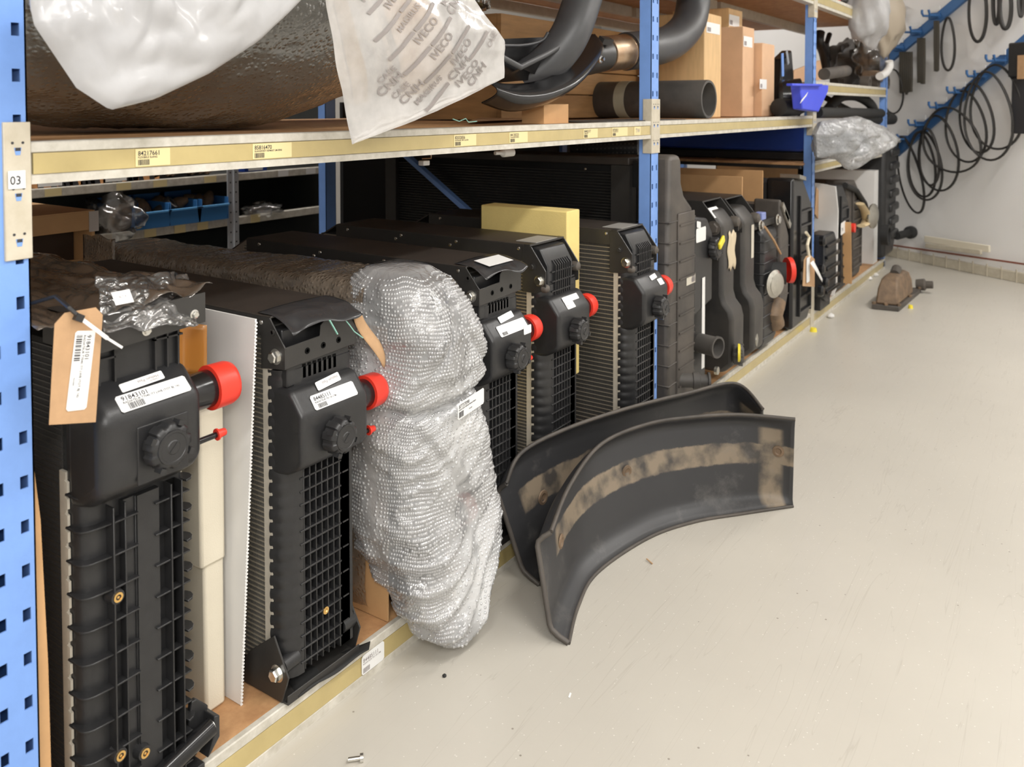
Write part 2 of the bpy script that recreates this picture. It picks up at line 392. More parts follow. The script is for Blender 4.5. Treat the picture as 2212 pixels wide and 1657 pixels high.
# baseboard: slotted cable duct along the wall foot
bb = thing('cable_duct', 'cream slotted duct along the foot of the white wall', 'duct', WA-WD*.1)
mb = MB(); p0 = WA-WD*.25+WN*.02+V((0, 0, .036)); p1 = WA+WD*2.6+WN*.02+V((0, 0, .036)); mb.bar(p0, p1, .035, .07)
mb.build('duct_body', CREAM, bb, bevel=.003)
for i in range(24):
    q = WA+WD*(-.2+i*.115)+WN*.039+V((0, 0, .036)); MB().obox(q+V((0, 0, .010)), WD*.008, WN*.006, V((0, 0, .092))).build('clip', CREAM, bb)
mb = MB(); mb.bar(WP(1925, 545, .03)+V((0, 0, .06)), WP(2230, 592, .03)+V((0, 0, .06)), .008, .012); mb.build('brown_strip', mat('red_brown', (.22, .06, .03), .6), bb)
dl = thing('loose_trim', 'cream broken trim strips lying on the duct by the wall', 'trim', WP(2000, 530, .07))
MB().bar(WP(1998, 516, .06), WP(2138, 538, .06), .02, .05).build('strip', FOAMC, dl, bevel=.004)
MB().bar(WP(2000, 530, .075), WP(2120, 545, .075), .02, .035).build('strip', CREAM, dl, bevel=.004)

# ------------------------------------------------------------------ storage rack
RX = [.568, 2.742, 4.845, 6.90]; PW = .063; DEP = 1.6
rack = thing('storage_rack', 'blue and cream boltless rack running along the aisle, chipboard shelves', 'shelving', (.6, 0, 0))
def post(x, y0, front=True, z1=2.45, holes=True, z0=0., m=BLUE, dy=.045):
    """U-channel upright; perforated face looks to the aisle"""
    mb = MB(); t = .0025; sgn = 1 if front else -1; ya = y0; yb = y0+sgn*dy
    if holes:
        hc = [.0145, PW-.0145]; hw = .0115; hh = .0185; pt = .065
        xs = [0, hc[0]-hw/2, hc[0]+hw/2, hc[1]-hw/2, hc[1]+hw/2, PW]
        for i in (0, 2, 4): mb.box(x+xs[i], x+xs[i+1], min(ya, ya+sgn*t), max(ya, ya+sgn*t), z0, z1)
        for i in (1, 3):
            z = z0
            k = 0
            while z < z1:
                zn = z0+.03+k*pt; mb.box(x+xs[i], x+xs[i+1], min(ya, ya+sgn*t), max(ya, ya+sgn*t), z, min(zn, z1)); z = zn+hh; k += 1
    else: mb.box(x, x+PW, min(ya, ya+sgn*t), max(ya, ya+sgn*t), z0, z1)
    mb.box(x, x+t, min(ya, yb), max(ya, yb), z0, z1); mb.box(x+PW-t, x+PW, min(ya, yb), max(ya, yb), z0, z1)
    mb.box(x+t, x+PW-t, min(yb, yb-sgn*t), max(yb, yb-sgn*t), z0, z1, 1)
    return mb.build('upright', [m, NAVY], rack, smooth=0)
UPR = []
for i, x in enumerate(RX):
    up = post(x, 0., True, 2.45 if i < 3 else 1.86, z0=.30 if i == 2 else 0)
    UPR.append(sub(up))
    if i == 2:
        MB().box(x-.002, x+PW+.002, -.006, .05, 0.0, .30).build('post_foot', CREAM, up, bevel=.002)
    post(x, DEP, True, 2.45 if i < 3 else 1.62, False)
    for (za, zb, ya, yb) in ((1.09, .60, 1.25, .50), (.50, .15, .5, 1.5)):
        MB().bar((x+.03, ya, za), (x+.03, yb, zb), .02, .03, (1, 0, 0)).build('brace', BLUE if i == 1 else NAVY, rack, bevel=.002)
def connector(x, zb, zt, parent, y=-.0045, w=PW+.006, num=None):
    mb = MB(); x0 = x-.003
    if x < 1: w = .037; x0 = x+PW+.002-w
    mb.box(x0, x0+w, y, y+.003, zb, zt); mb.box(x0-.0005, x0+.0025, y, .03, zb, zt)
    c = mb.build('connector_plate', CREAM, parent, bevel=.0012)
    k = 3; dz = (zt-zb)/k
    holes = MB()
    for j in range(k):
        zc = zb+dz*(j+.55) if x > 1 else (1.038, 1.103, 1.168)[j]
        for cx_ in ((x+PW-.0165,) if x < 1 else (x+PW*.27, x+PW*.73)):
            s_ = .62 if x < 1 else .6
            for dx in (-.0115*s_, .0115*s_): holes.lathe((cx_+dx, y, zc+.017*s_), (0, -1, 0), [(0, .0032*s_), (.0005, .0032*s_)], 10)
            holes.prism([(cx_-.008*s_, zc+.006*s_), (cx_-.005*s_, zc-.011*s_), (cx_+.005*s_, zc-.011*s_), (cx_+.008*s_, zc+.006*s_)], 'y', y-.0006, y, 1); holes.prism([(cx_-.006*s_, zc+.006*s_), (cx_+.006*s_, zc+.006*s_), (cx_+.006*s_, zc-.001), (cx_-.006*s_, zc-.001)], 'y', y-.0009, y-.0006)
    holes.build('slot', [INK, BLUE], parent, smooth=0)
    return c
cA = connector(RX[0], 1.012, 1.208, UPR[0]); connector(RX[1], 1.066, 1.256, UPR[1]); connector(RX[2], 1.07, 1.215, UPR[2])
_n0 = AY(17, 409, -.005); sticker(UPR[0], (_n0.x, -.0062, _n0.z), (1, 0, 0), (0, 0, 1), .0235, .0255, [('03', .002, .006, .0175, .9)], mats=[WHITE, INK], name='number_sticker', round_=False)
def beam(xa, xb, zb, zt, y=-.001, dy=.045, labels=(), lab=True, mm=CREAM):
    h = zt-zb; mb = MB(); l1 = h*.24; l2 = h*.20; r = .006
    prof = [(y, zb), (y, zb+l2), (y+r, zb+l2+.003), (y+r, zt-l1-.003), (y, zt-l1), (y, zt-.002), (y+.002, zt), (y+dy, zt), (y+dy, zb)]
    mb.prism(prof, 'x', xa, xb)
    b = sub(mb.build('beam', LIP if mm == CREAM else mm, rack, smooth=0))
    if lab:
        MB().box(xa+.008, xb-.008, y+.001, y+r+.002, zb+l2+.002, zt-l1-.002).build('label_strip', YEL, b, smooth=0)
    for (xc, w_, lines, bar_) in labels:
        sticker(b, (xc, y+.0006, zb+l2+.0035), (1, 0, 0), (0, 0, 1), w_, h*.56-.006, lines, bar_, [YLAB, INK] if w_ > .06 else [YLAB, INKG], 'shelf_label', round_=False)
    return b
g = .003
def L1(num, desc, s=1.): return [(num, .004, .0175, .0105, .95), (desc, .004, .0130, .0046, .95)]
beam(RX[0]+PW-.001, RX[1], 1.118, 1.179, labels=[
    (AY(292, 330).x, .062, L1('84217661', 'FLEXIBELE SLANG'), (.004, .002, .02, .009)),
    (AY(545, 310).x, .092, L1('85816470', 'SLANGENSET HEFMAST LM-SERIE'), (.004, .002, .022, .009)),
    (AY(980, 300).x, .09, L1('82032836', 'SLUITNAGEL TM7 CLUSTER'), (.004, .002, .022, .009)),
    (AY(1100, 295).x, .088, L1('84120223', 'SLANGENSET AIRCO'), (.004, .002, .02, .009)),
    (AY(1260, 287).x, .09, L1('84402137', 'LEIDING 3M'), (.004, .002, .02, .009)),
    (AY(1322, 287).x, .11, L1('87320551', 'STUURLEIDING SET'), (.004, .002, .02, .009)),
    (AY(1378-20, 287).x+.04, .05, [('TW', .01, .008, .02)], None)])
beam(RX[1]+PW, RX[2], 1.118, 1.179)
beam(RX[0]-.6, RX[0]-.001, 1.075+.03, 1.125+.03, lab=False)
beam(RX[2]+PW, RX[3], 1.30, 1.37)
beam(RX[2]+PW, RX[3], .86, .915)
for i in range(3):      # top level, above eye height
    za, zb_ = (1.79, 1.87)
    beam(RX[i]+PW, RX[i+1], za, zb_, labels=())
    MB().box(RX[i]+.03, RX[i+1]+.03, .04, DEP-.05, zb_-.022, zb_-.004).build('shelf_board', BOARD, rack, smooth=0)
    for yy in (.55, 1.1, DEP-.05): MB().box(RX[i]+PW, RX[i+1], yy, yy+.04, za-.0, zb_-.022).build('cross_rail', CREAM, rack, bevel=.002)
connector(RX[2], 1.72, 1.92, UPR[2])
BT = .078        # top of bottom board
for i in range(3):
    lb = [(AY(780, 1445).x, .07, [('84485111', .004, .022, .012), ('RADIATEUR TN 13F LTM', .004, .017, .005)], (.004, .003, .02, .011))] if i == 0 else ()
    b_ = beam(RX[i]+(PW if i else -.6), RX[i+1] if i < 2 else RX[3]+.06, 0.0, .079, dy=.013, labels=())
    for (xc, w_, lines, bar_) in lb:
        sticker(b_, (xc, -.0015, .018), (1, 0, 0), (0, 0, 1), w_, .042, [(t_[0], t_[1], t_[2]+.004, t_[3]) for t_ in lines], bar_, [WHITE, INKG], 'shelf_label')
    MB().box(RX[i]+(.03 if i else -.6), RX[i+1]+.03, .012, DEP-.02, .055, BT).build('shelf_board', BOARD, rack, smooth=0)
    if i < 2: MB().box(RX[i]+.03, RX[i+1]+.03, .012, DEP-.05, 1.155, 1.176).build('shelf_board', BOARD, rack, smooth=0)
    if i < 2:
        for yy in (.6, 1.15, DEP-.05): MB().box(RX[i]+PW, RX[i+1], yy, yy+.04, 1.10, 1.155).build('cross_rail', CREAM if yy > 1.4 else STEEL, rack, bevel=.002)
MB().box(RX[2]+.03, RX[3]+.03, .04, DEP-.05, 1.345, 1.366).build('shelf_board', BOARD, rack, smooth=0)
MB().box(RX[2]+.03, RX[3]+.03, .04, DEP-.05, .893, .915).build('shelf_board', BOARD, rack, smooth=0)
# end of the far bay's lower shelf, seen through the open frame
MB().box(RX[2]-.045, RX[2]-.002, .05, DEP-.05, .885, .905).build('cross_rail', STEEL, rack, bevel=.002)
MB().box(RX[2]-.05, RX[2]+.04, .04, DEP-.05, .905, .917).build('shelf_board', BOARD, rack, smooth=0)

# ------------------------------------------------------------------ radiators
def bolt(parent, c, d, r=.012, h=.01, m=None):
    mb = MB(); mb.lathe(c, d, [(0, r*1.35), (.0015, r*1.35), (.002, r*1.05)], 18); mb.lathe(V(c)+V(d).normalized()*.002, d, [(0, r), (h*.8, r), (h, r*.82)], 6)
    return mb.build('bolt', m or ZINC, parent, smooth=30)
def screw(mb, c, d, r=.006): mb.lathe(c, d, [(0, r), (.002, r*.85), (.0032, r*.4)], 10)
def filler_cap(parent, c, d=(0, -1, 0), r=.036, h=.036, m=BLK, name='filler_cap'):
    mb = MB(); fl = 9
    mb.lathe(c, d, [(0, r*.82), (.004, r*.86), (.006, r), (h*.78, r*.97), (h*.9, r*.9), (h, r*.74)], 72, 0, fl, .10)
    e = V(c)+V(d).normalized()*h
    mb.lathe(e, d, [(-.001, r*.72), (.0015, r*.70), (.0016, r*.60), (.0008, r*.58), (.0008, r*.3), (.002, r*.26), (.002, 0.001)], 36)
    a = V(d).orthogonal().normalized(); b = V(d).normalized().cross(a)
    mb.obox(e+V(d).normalized()*.002, a*r*.5, b*.003, V(d).normalized()*.002)
    for t in (.3, 1.9, 3.5, 5.0):
        q = (a*math.cos(t)+b*math.sin(t)); mb.obox(e-V(d).normalized()*.008+q*r*.98, q*.008, q.cross(V(d).normalized())*.010, V(d).normalized()*.016)
    return mb.build(name, m, parent, smooth=35)
def hose_neck(parent, c, L, r, d=(1, 0, 0), red=True, m=GLOSS, capr=1.22, capl=.042):
    d = V(d).normalized(); c = V(c)
    nk = MB(); nk.lathe(c, d, [(-.01, r*1.15), (0, r*1.08), (.004, r), (L, r), (L, r*.88), (L-.02, r*.86)], 32)
    n_ = sub(nk.build('hose_neck', m, parent, smooth=40))
    if red:
        cp = MB(); R = r*capr; cp.lathe(c+d*(L-capl*.62), d, [(0, R*.97), (.0, R), (capl*.75, R*.98), (capl*.94, R*.9), (capl, R*.75), (capl+.001, R*.3)], 36)
        cp.lathe(c+d*(L-capl*.62), d, [(0, r), (-.0005, R*.985)], 36)
        cp.build('end_cap', RED, n_, smooth=50)
    return n_
def nipple(parent, c, L, d=(1, -.1, 0), red=True):
    d = V(d).normalized(); c = V(c); mb = MB(); mb.lathe(c, d, [(-.005, .0085), (0, .0075), (.004, .0055), (L, .005)], 14)
    n_ = sub(mb.build('overflow_nipple', GLOSS, parent, smooth=50))
    if red: MB().lathe(c+d*(L-.012), d, [(0, .0105), (.003, .0105), (.004, .008), (.017, .0065), (.019, .004)], 16).build('end_cap', RED, n_, smooth=50)
def core(parent, x0, x1, y0, y1, z0, z1, pitch=.0098, m=CORE2, tm=TUBE, fins=True):
    MB().box(x0+.003, x1-.003, y0, y1, z0, z1).build('core_block', m, parent, smooth=0)
    mb = MB(); z = z0+.004
    while z < z1-.002:
        mb.box(x0, x0+.004, y0, y1, z, z+.0021); z += pitch
    mb.build('cooling_tubes', tm, parent, smooth=0, kind='stuff')
    if fins:      # upright corrugated fins between the tubes, as far as they can be told apart
        mb = MB(); y = y0+.002
        while y < y0+.45:
            mb.box(x0+.0012, x0+.004, y, y+.0007, z0, z1); y += .0042 if y < y0+.2 else .007
        mb.build('fins', tm if tm == TUBED else CORE2, parent, smooth=0, kind='stuff')
def crimps(parent, x, y, z0, z1, pitch=.0262, w=.003, both=None):
    mb = MB(); mb.box(x-.001, x+.004, y, y+.018, z0, z1)
    if both: mb.box(both-.004, both+.001, y, y+.018, z0, z1)
    p = mb.build('header_plate', ALU, parent, smooth=0); mb = MB(); z = z0+.004
    while z < z1-.01:
        mb.prism([(y-.0075, z+.002), (y-.0075, z+pitch*.70), (y+.001, z+pitch*.78), (y+.001, z)], 'x', x-w, x+.001)
        if both: mb.prism([(y-.0075, z), (y-.0075, z+pitch*.72), (y+.001, z+pitch*.72), (y+.001, z)], 'x', both-.001, both+w)
        z += pitch
    mb.build('crimp_tabs', ALU, parent, smooth=0, kind='stuff'); return p
def section(x0, x1, yh, yf, r, n=6):
    P = [(x0, yh)]
    for i in range(n+1):
        t = PI+(PI/2)*i/n; P.append((x0+r+r*math.cos(t), yf+r+r*math.sin(t)))
    r2 = .010
    for i in range(4):
        t = 1.5*PI+(PI/2)*i/3; P.append((x1-r2+r2*math.cos(t), yf+r2+r2*math.sin(t)))
    P.append((x1, yh)); return P
def radiator_body(root, X0, yo, z0=.078, w=.178, L=.90, kind='A', corem=CORE2, tubem=TUBE, top=True, dz=0., grid_rows=True, pitch=.0098):
    X1 = X0+w; yh = .045+yo; yf = 0.0+yo; zb = .135; zt = .725
    core(root, X0, X0+.12, yh+.016, yo+L, zb-.01, .80, pitch, corem, tubem)
    crimps(root, X0, yh, zb+.02, zt, both=X1)
    # lower tank with its scalloped side
    mb = MB(); lv = []; p = .0262; z = zb-.02
    while z <= zt: lv.append(z); z += p/6
    rows = []
    for z in lv:
        ph = ((z-zb)/p) % 1.; bulge = .0045*math.sqrt(max(0, math.sin(PI*ph)))
        P = section(X0-bulge, X1, yh, yf, .042); P = [q_ for q_ in P if q_[0] <= X0+.0425]+([(X0+.0425, yf), (X0+.044, yf+.015), (X1-.038, yf+.015), (X1-.036, yf)] if z < .56 else [(X0+.0425, yf), (X0+.044, yf+.0005), (X1-.038, yf+.0005), (X1-.036, yf)])+[q_ for q_ in P if q_[0] > X0+.0426]
        rows.append([(a, b, z) for a, b in P])
    n = len(rows[0]); vs = [q for r_ in rows for q in r_]; fs = []
    for i in range(len(rows)-1):
        for j in range(n-1): fs.append((i*n+j, i*n+j+1, (i+1)*n+j+1, (i+1)*n+j))
    fs += [tuple(range(n)), tuple(range((len(rows)-1)*n, len(rows)*n))]
    mb.add(vs, fs); mb.box(X1-.038, X1-.002, yf, yh, zb-.02, .56)
    for i in range(18):
        z = zb+i*p; mb.prism([(X1-.006, z), (X1+.006, z+.004), (X1+.006, z+.006), (X1-.006, z+.008)], 'y', yf+.008, yh)
        if i % 2: mb.box(X1-.030, X1-.014, yf-.0015, yf+.002, z, z+.003)
    mb.build('tank', BLK, root, smooth=50)
    mb = MB(); xs = [X0+.0425+i*.0158 for i in range(7)]
    for x in xs: mb.box(x, x+.0030, yf-.001, yf+.0155, zb-.015, .56)
    for i in range(17): mb.box(X0+.034, X1-.034, yf-.002, yf+.0155, zb+i*p, zb+i*p+.0038)
    mb.build('rib_grid', BLK, root, bevel=.0006, seg=1)
    # near-black panel added to paint the shade between the ribs
    MB().box(X0+.0445, X1-.0385, yf+.0140, yf+.0148, zb, .56).build('grid_shade_panel', mat('recess_shade', (.003, .003, .003), .8, spec=.1), root, smooth=0)
    # expansion bulge
    yb_ = yf-.048
    prof = [(yh, .515), (yf+.0, .522), (yb_+.012, .540), (yb_, .556), (yb_, .645), (yf-.013, .689), (yh, .692)]
    MB().prism(prof, 'x', X0-.002, X1-.001).build('expansion_tank', BLK, root, bevel=.011, seg=4, smooth=60)
    mb = MB(); mb.box(X0+.022, X0+.0228, yf-.0487, yf-.048, .56, .57)
    slant_u = V((1, 0, 0)); sv = V((0, yf-.013-yb_, .692-.645)).normalized(); sn = slant_u.cross(sv)
    sp = lambda x, t: V((X0+x, yb_, .645))+sv*t+sn*.0004
    filler_cap(root, (X0+.078, yf-.047, .590), r=.036)
    hose_neck(root, (X1-.006, yf+.002, .622), .072, .030)
    nipple(root, (X1-.004, yf+.004, .540), .062)
    return X1, yh, yf, sp, sv
def topsheet(root, X0, X1, y0, y1, z=.822, flange=.035, m=SHEET, screws=True, tcut=True):
    MB().box(X0-.004, X1+.002, y0, y1, z, z+.004).build('top_sheet', m, root, bevel=.0015)
    MB().box(X0-.005, X0-.002, y0, y1, z-flange, z+.001).build('side_flange', STEEL, root, smooth=0)
    mb = MB(); mb.prism([(y1, z+.004), (y1+.10, z-.05), (y1+.10, z-.055), (y1, z)], 'x', X0, X1); mb.build('rear_plate', m, root, smooth=0)
    if screws:
        for f in (.03, .33, .36, .62, .65, .93):
            mb = MB(); screw(mb, (X0-.005, y0+(y1-y0)*f, z-.010-(.012 if f in (.36, .65) else 0)), (-1, 0, 0), .0055); mb.build('screw', ZINC, root)
HP = [('Helium Pass', .0, .0, .009)]
def rad_A(X0, label, labels, flap_label=False, yo=0., mp=True):
    root = thing('radiator', label, 'radiator', (X0+.09, .4+yo, .078), 'radiators stood in a row on the bottom shelf')
    X1, yh, yf, sp, sv = radiator_body(root, X0, yo)
    # slotted neck
    MB().box(X0+.006, X1-.006, yf+.002, yh, .69, .76).build('tank_neck', BLK, root, bevel=.003)
    mb = MB()
    for i in range(7): mb.box(X0+.045+i*.0135, X0+.0525+i*.0135, yf+.0005, yf+.0025, .700, .727)
    mb.build('neck_slots', mat('recess_shade', (.003, .003, .003), .8, spec=.1), root, smooth=0)  # near-black blocks paint the shade inside the slots
    # top bracket
    mb = MB(); y = yf-.004
    mb.prism([(X0-.004, .73), (X1+.004, .738), (X1+.004, .802), (X1-.012, .806), (X0+.098, .806), (X0+.086, .797), (X0+.084, .776), (X0-.004, .772)], 'y', y-.0028, y)
    mb.prism([(yf-.0068, .73), (yf-.0068, .772), (yf+.036, .824), (yf+.062, .824), (yf+.062, .722)], 'x', X0-.006, X0-.003)
    mb.prism([(yf-.0068, .738), (yf-.0068, .802), (yf+.036, .824), (yf+.062, .824), (yf+.062, .722)], 'x', X1+.003, X1+.006)
    mb.build('top_bracket', STEEL, root, smooth=0, bevel=.0008, seg=1)
    MB().box(X0+.01, X1-.01, yf+.02, yh+.01, .76, .80).build('bracket_block', BLK, root, bevel=.004)
    mb = MB()
    for i in range(3): mb.lathe((X0+.05+i*.042, y-.0028, .754+i*.0012), (0, -1, 0), [(0, .0065), (.001, .006), (.0012, .0035), (-.002, .003)], 16)
    mb.build('bracket_holes', mat('recess_shade', (.003, .003, .003), .8, spec=.1), root, smooth=0)  # near-black discs paint the shade inside the holes
    bolt(root, (X0-.006, yf+.018, .752), (-1, 0, 0), .0115, .011)
    MB().lathe((X0-.006, yf+.028, .797), (-1, 0, 0), [(0, .007), (.003, .007), (.003, .004), (0, .004)], 16).build('eyelet', STEEL, root)
    topsheet(root, X0, X1, yh-.01, yo+.88)
    # draped film flap over the bracket
    f = MB(); f.grid(lambda a, b: (X0-.002+a*.178+.004*math.sin(b*3+a*7), yf+.075-b*.105+.010*math.sin(a*5+.5)*b, .829+.003*math.sin(a*PI)-(.020*b**2+.016*max(0, b-.55)*(1+.6*math.sin(a*9+1)))+nz((a*3, b*2, X0), 2)*.005*b), 26, 14)
    fl = f.build('film_flap', mat('black_film', (.035, .035, .037), .20, bump=.25, bs=25), root, solid=.0006)
    if flap_label:
        sub(fl); sticker(fl, (0, 0, 0), (1, 0, 0), (0, .5, .6), .11, .045, bend=lambda x, y: (X0+.04+x, yf-.005+y*1.1, .8335-(.0105-y*.22)), mats=[WHITE, INK])
    # stickers on the slanted face
    for s in labels: s(root, sp, sv)
    # lower bracket with bolt
    mb = MB()
    mb.prism([(yf+.028, .205), (yf-.012, .135), (yf+.006, BT+.002), (yf+.155, BT+.002), (yf+.10, .15)], 'x', X0-.010, X0-.006)
    mb.prism([(yf+.028, .205), (yf-.012, .135), (yf+.006, BT+.002), (yf+.155, BT+.002), (yf+.10, .15)], 'x', X1+.006, X1+.010)
    mb.box(X0-.008, X1+.008, yf-.006, yf+.12, BT+.001, BT+.006); mb.box(X0-.008, X1+.008, yf-.009, yf-.006, BT+.001, .098)
    mb.build('bottom_bracket', STEEL, root, smooth=0, bevel=.0008, seg=1)
    bolt(root, (X0-.010, yf+.018, .135), (-1, 0, 0), .0125, .012)
    MB().tube([(X0-.004, yf+.012, .148), (X0+.03, yf+.010, .152)], .016, 16).build('pivot_pin', BLK, root)
    MB().tube([(X1-.03, yf+.010, .150), (X1+.006, yf+.012, .148)], .016, 16).build('pivot_pin', BLK, root)
    MB().lathe((X0+.098, yf-.001, .212), (0, -1, 0), [(0, .0075), (.002, .0075), (.002, .004), (.0005, .003)], 18).build('brass_insert', BRASS, root)
    return root
def lab_small(txt='Helium Pass'):
    def f(root, sp, sv):
        o = sp(.060, .0375); sticker(root, o, V((1, 0, .10)), sv, .062, .0175, [(txt, .057, .013, -.0085)], None, [WHITE, INKG])
    return f
def lab_main(num, desc, x=.034, t=.0035, w=.115, h=.030, w2=None):
    def f(root, sp, sv):
        sticker(root, sp(x, t), V((1, 0, 0)), sv, w, h, [(num, .006, h*.60, h*.38), (desc, .006, h*.43, h*.17)], (.010, h*.06, .022, h*.30))
    return f
r2 = rad_A(1.100, 'black plastic-tank radiator with sticker 84485111 and red-capped outlet, right of the white boards',
     [lab_small(), lab_main('84485111', 'RADIATEUR TN 13F LTM')])
r4 = rad_A(1.725, 'black radiator right of the bubble-wrapped one, white label on its top film flap',
     [lab_small(''), lab_main('', '', w=.125)], flap_label=True)
sticker(r4, (1.725+.135, -.0475, .632), (1, 0, .0), (0, .04, 1), .036, .022, [], None, [WHITE, INKG])

def rad_B(X0, label, labels, yo=0., pitch=.0098, tm=TUBE, cm=CORE2, top=.835):
    root = thing('radiator', label, 'radiator', (X0+.09, .4+yo, .078), 'radiators stood in a row on the bottom shelf')
    X1, yh, yf, sp, sv = radiator_body(root, X0, yo, corem=cm, tubem=tm, pitch=pitch)
    # tall ribbed neck leaning back at the top
    prof = [(yh, .68), (yf+.004, .68), (yf+.002, .775), (yf+.030, top-.012), (yh+.02, top-.006), (yh+.02, .70)]
    MB().prism(prof, 'x', X0+.018, X1-.022).build('tank_neck', BLK, root, bevel=.004)
    mb = MB()
    for i in range(8): x = X0+.048+i*.012; mb.prism([(yf-.004, .69), (yf-.006, .775), (yf+.008, .790), (yf+.008, .69)], 'x', x, x+.003)
    for i in range(3): mb.box(X0+.03, X1-.022, yf-.004, yf+.006, .700+i*.028, .7035+i*.028)
    mb.build('neck_ribs', BLK, root)
    mb = MB(); ang = [(yf-.004, .712), (yf-.004, .765), (yf+.045, top-.004), (yf+.075, top), (yf+.075, .70), (yf+.03, .70)]
    mb.prism(ang, 'x', X0-.006, X0-.002); mb.prism(ang, 'x', X1+.002, X1+.006)
    mb.box(X0-.006, X1+.006, yf+.048, yf+.07, top-.004, top+.002)
    mb.build('top_bracket', STEEL, root, smooth=0, bevel=.0008, seg=1)
    bolt(root, (X0-.006, yf+.016, .737), (-1, 0, 0), .0125, .011); bolt(root, (X0-.006, yf+.040, .775), (-1, 0, 0), .008, .006, STEEL)
    MB().lathe((X1+.002, yf+.004, .752), (0, -1, 0), [(-.01, .015), (0, .015), (.008, .013), (.013, .006)], 18).build('rubber_buffer', BLK2, root)
    MB().lathe((X0+.004, yf+.0, .715), (0, -1, 0), [(-.01, .012), (0, .012), (.006, .010), (.010, .004)], 18).build('rubber_buffer', BLK2, root)
    topsheet(root, X0, X1, yh+.02, yo+.82, z=top-.002, flange=.045)
    MB().box(X0+.03, X1-.03, yf+.05, yf+.12, top+.002, top+.0035).build('top_label', mat('grey_label', (.32, .31, .29), .4), root)
    for s in labels: s(root, sp, sv)
    mb = MB(); mb.box(X0-.008, X1+.008, yf-.002, yf+.12, BT+.001, BT+.006); mb.box(X0-.008, X0-.004, yf, yf+.12, BT, .15); mb.box(X1+.004, X1+.008, yf, yf+.12, BT, .15)
    mb.build('bottom_bracket', STEEL, root, smooth=0)
    return root
def lab_step(root, sp, sv):
    sticker(root, sp(.052, .028), (1, 0, .0), sv, .085, .018, [], None); sticker(root, sp(.052, .008), (1, 0, 0), sv, .045, .020, [('84 21', .004, .008, .006)], None, [WHITE, INKG])
r5 = rad_B(2.045, 'black radiator with slotted neck between two yellow foam blocks', [lab_step])
def lab_two(root, sp, sv):
    sticker(root, sp(.085, .030), (1, 0, .1), sv, .042, .016, []); sticker(root, sp(.120, .006), (1, 0, 0), sv, .034, .022, [])
r6 = rad_B(2.44, 'black slotted-neck radiator standing in front of the middle blue upright, two blank stickers', [lab_two], yo=-.075, pitch=.0135, tm=TUBE, cm=CORE)
for q in [c for c in r6.children if c.name.startswith('rib_grid')]: pass

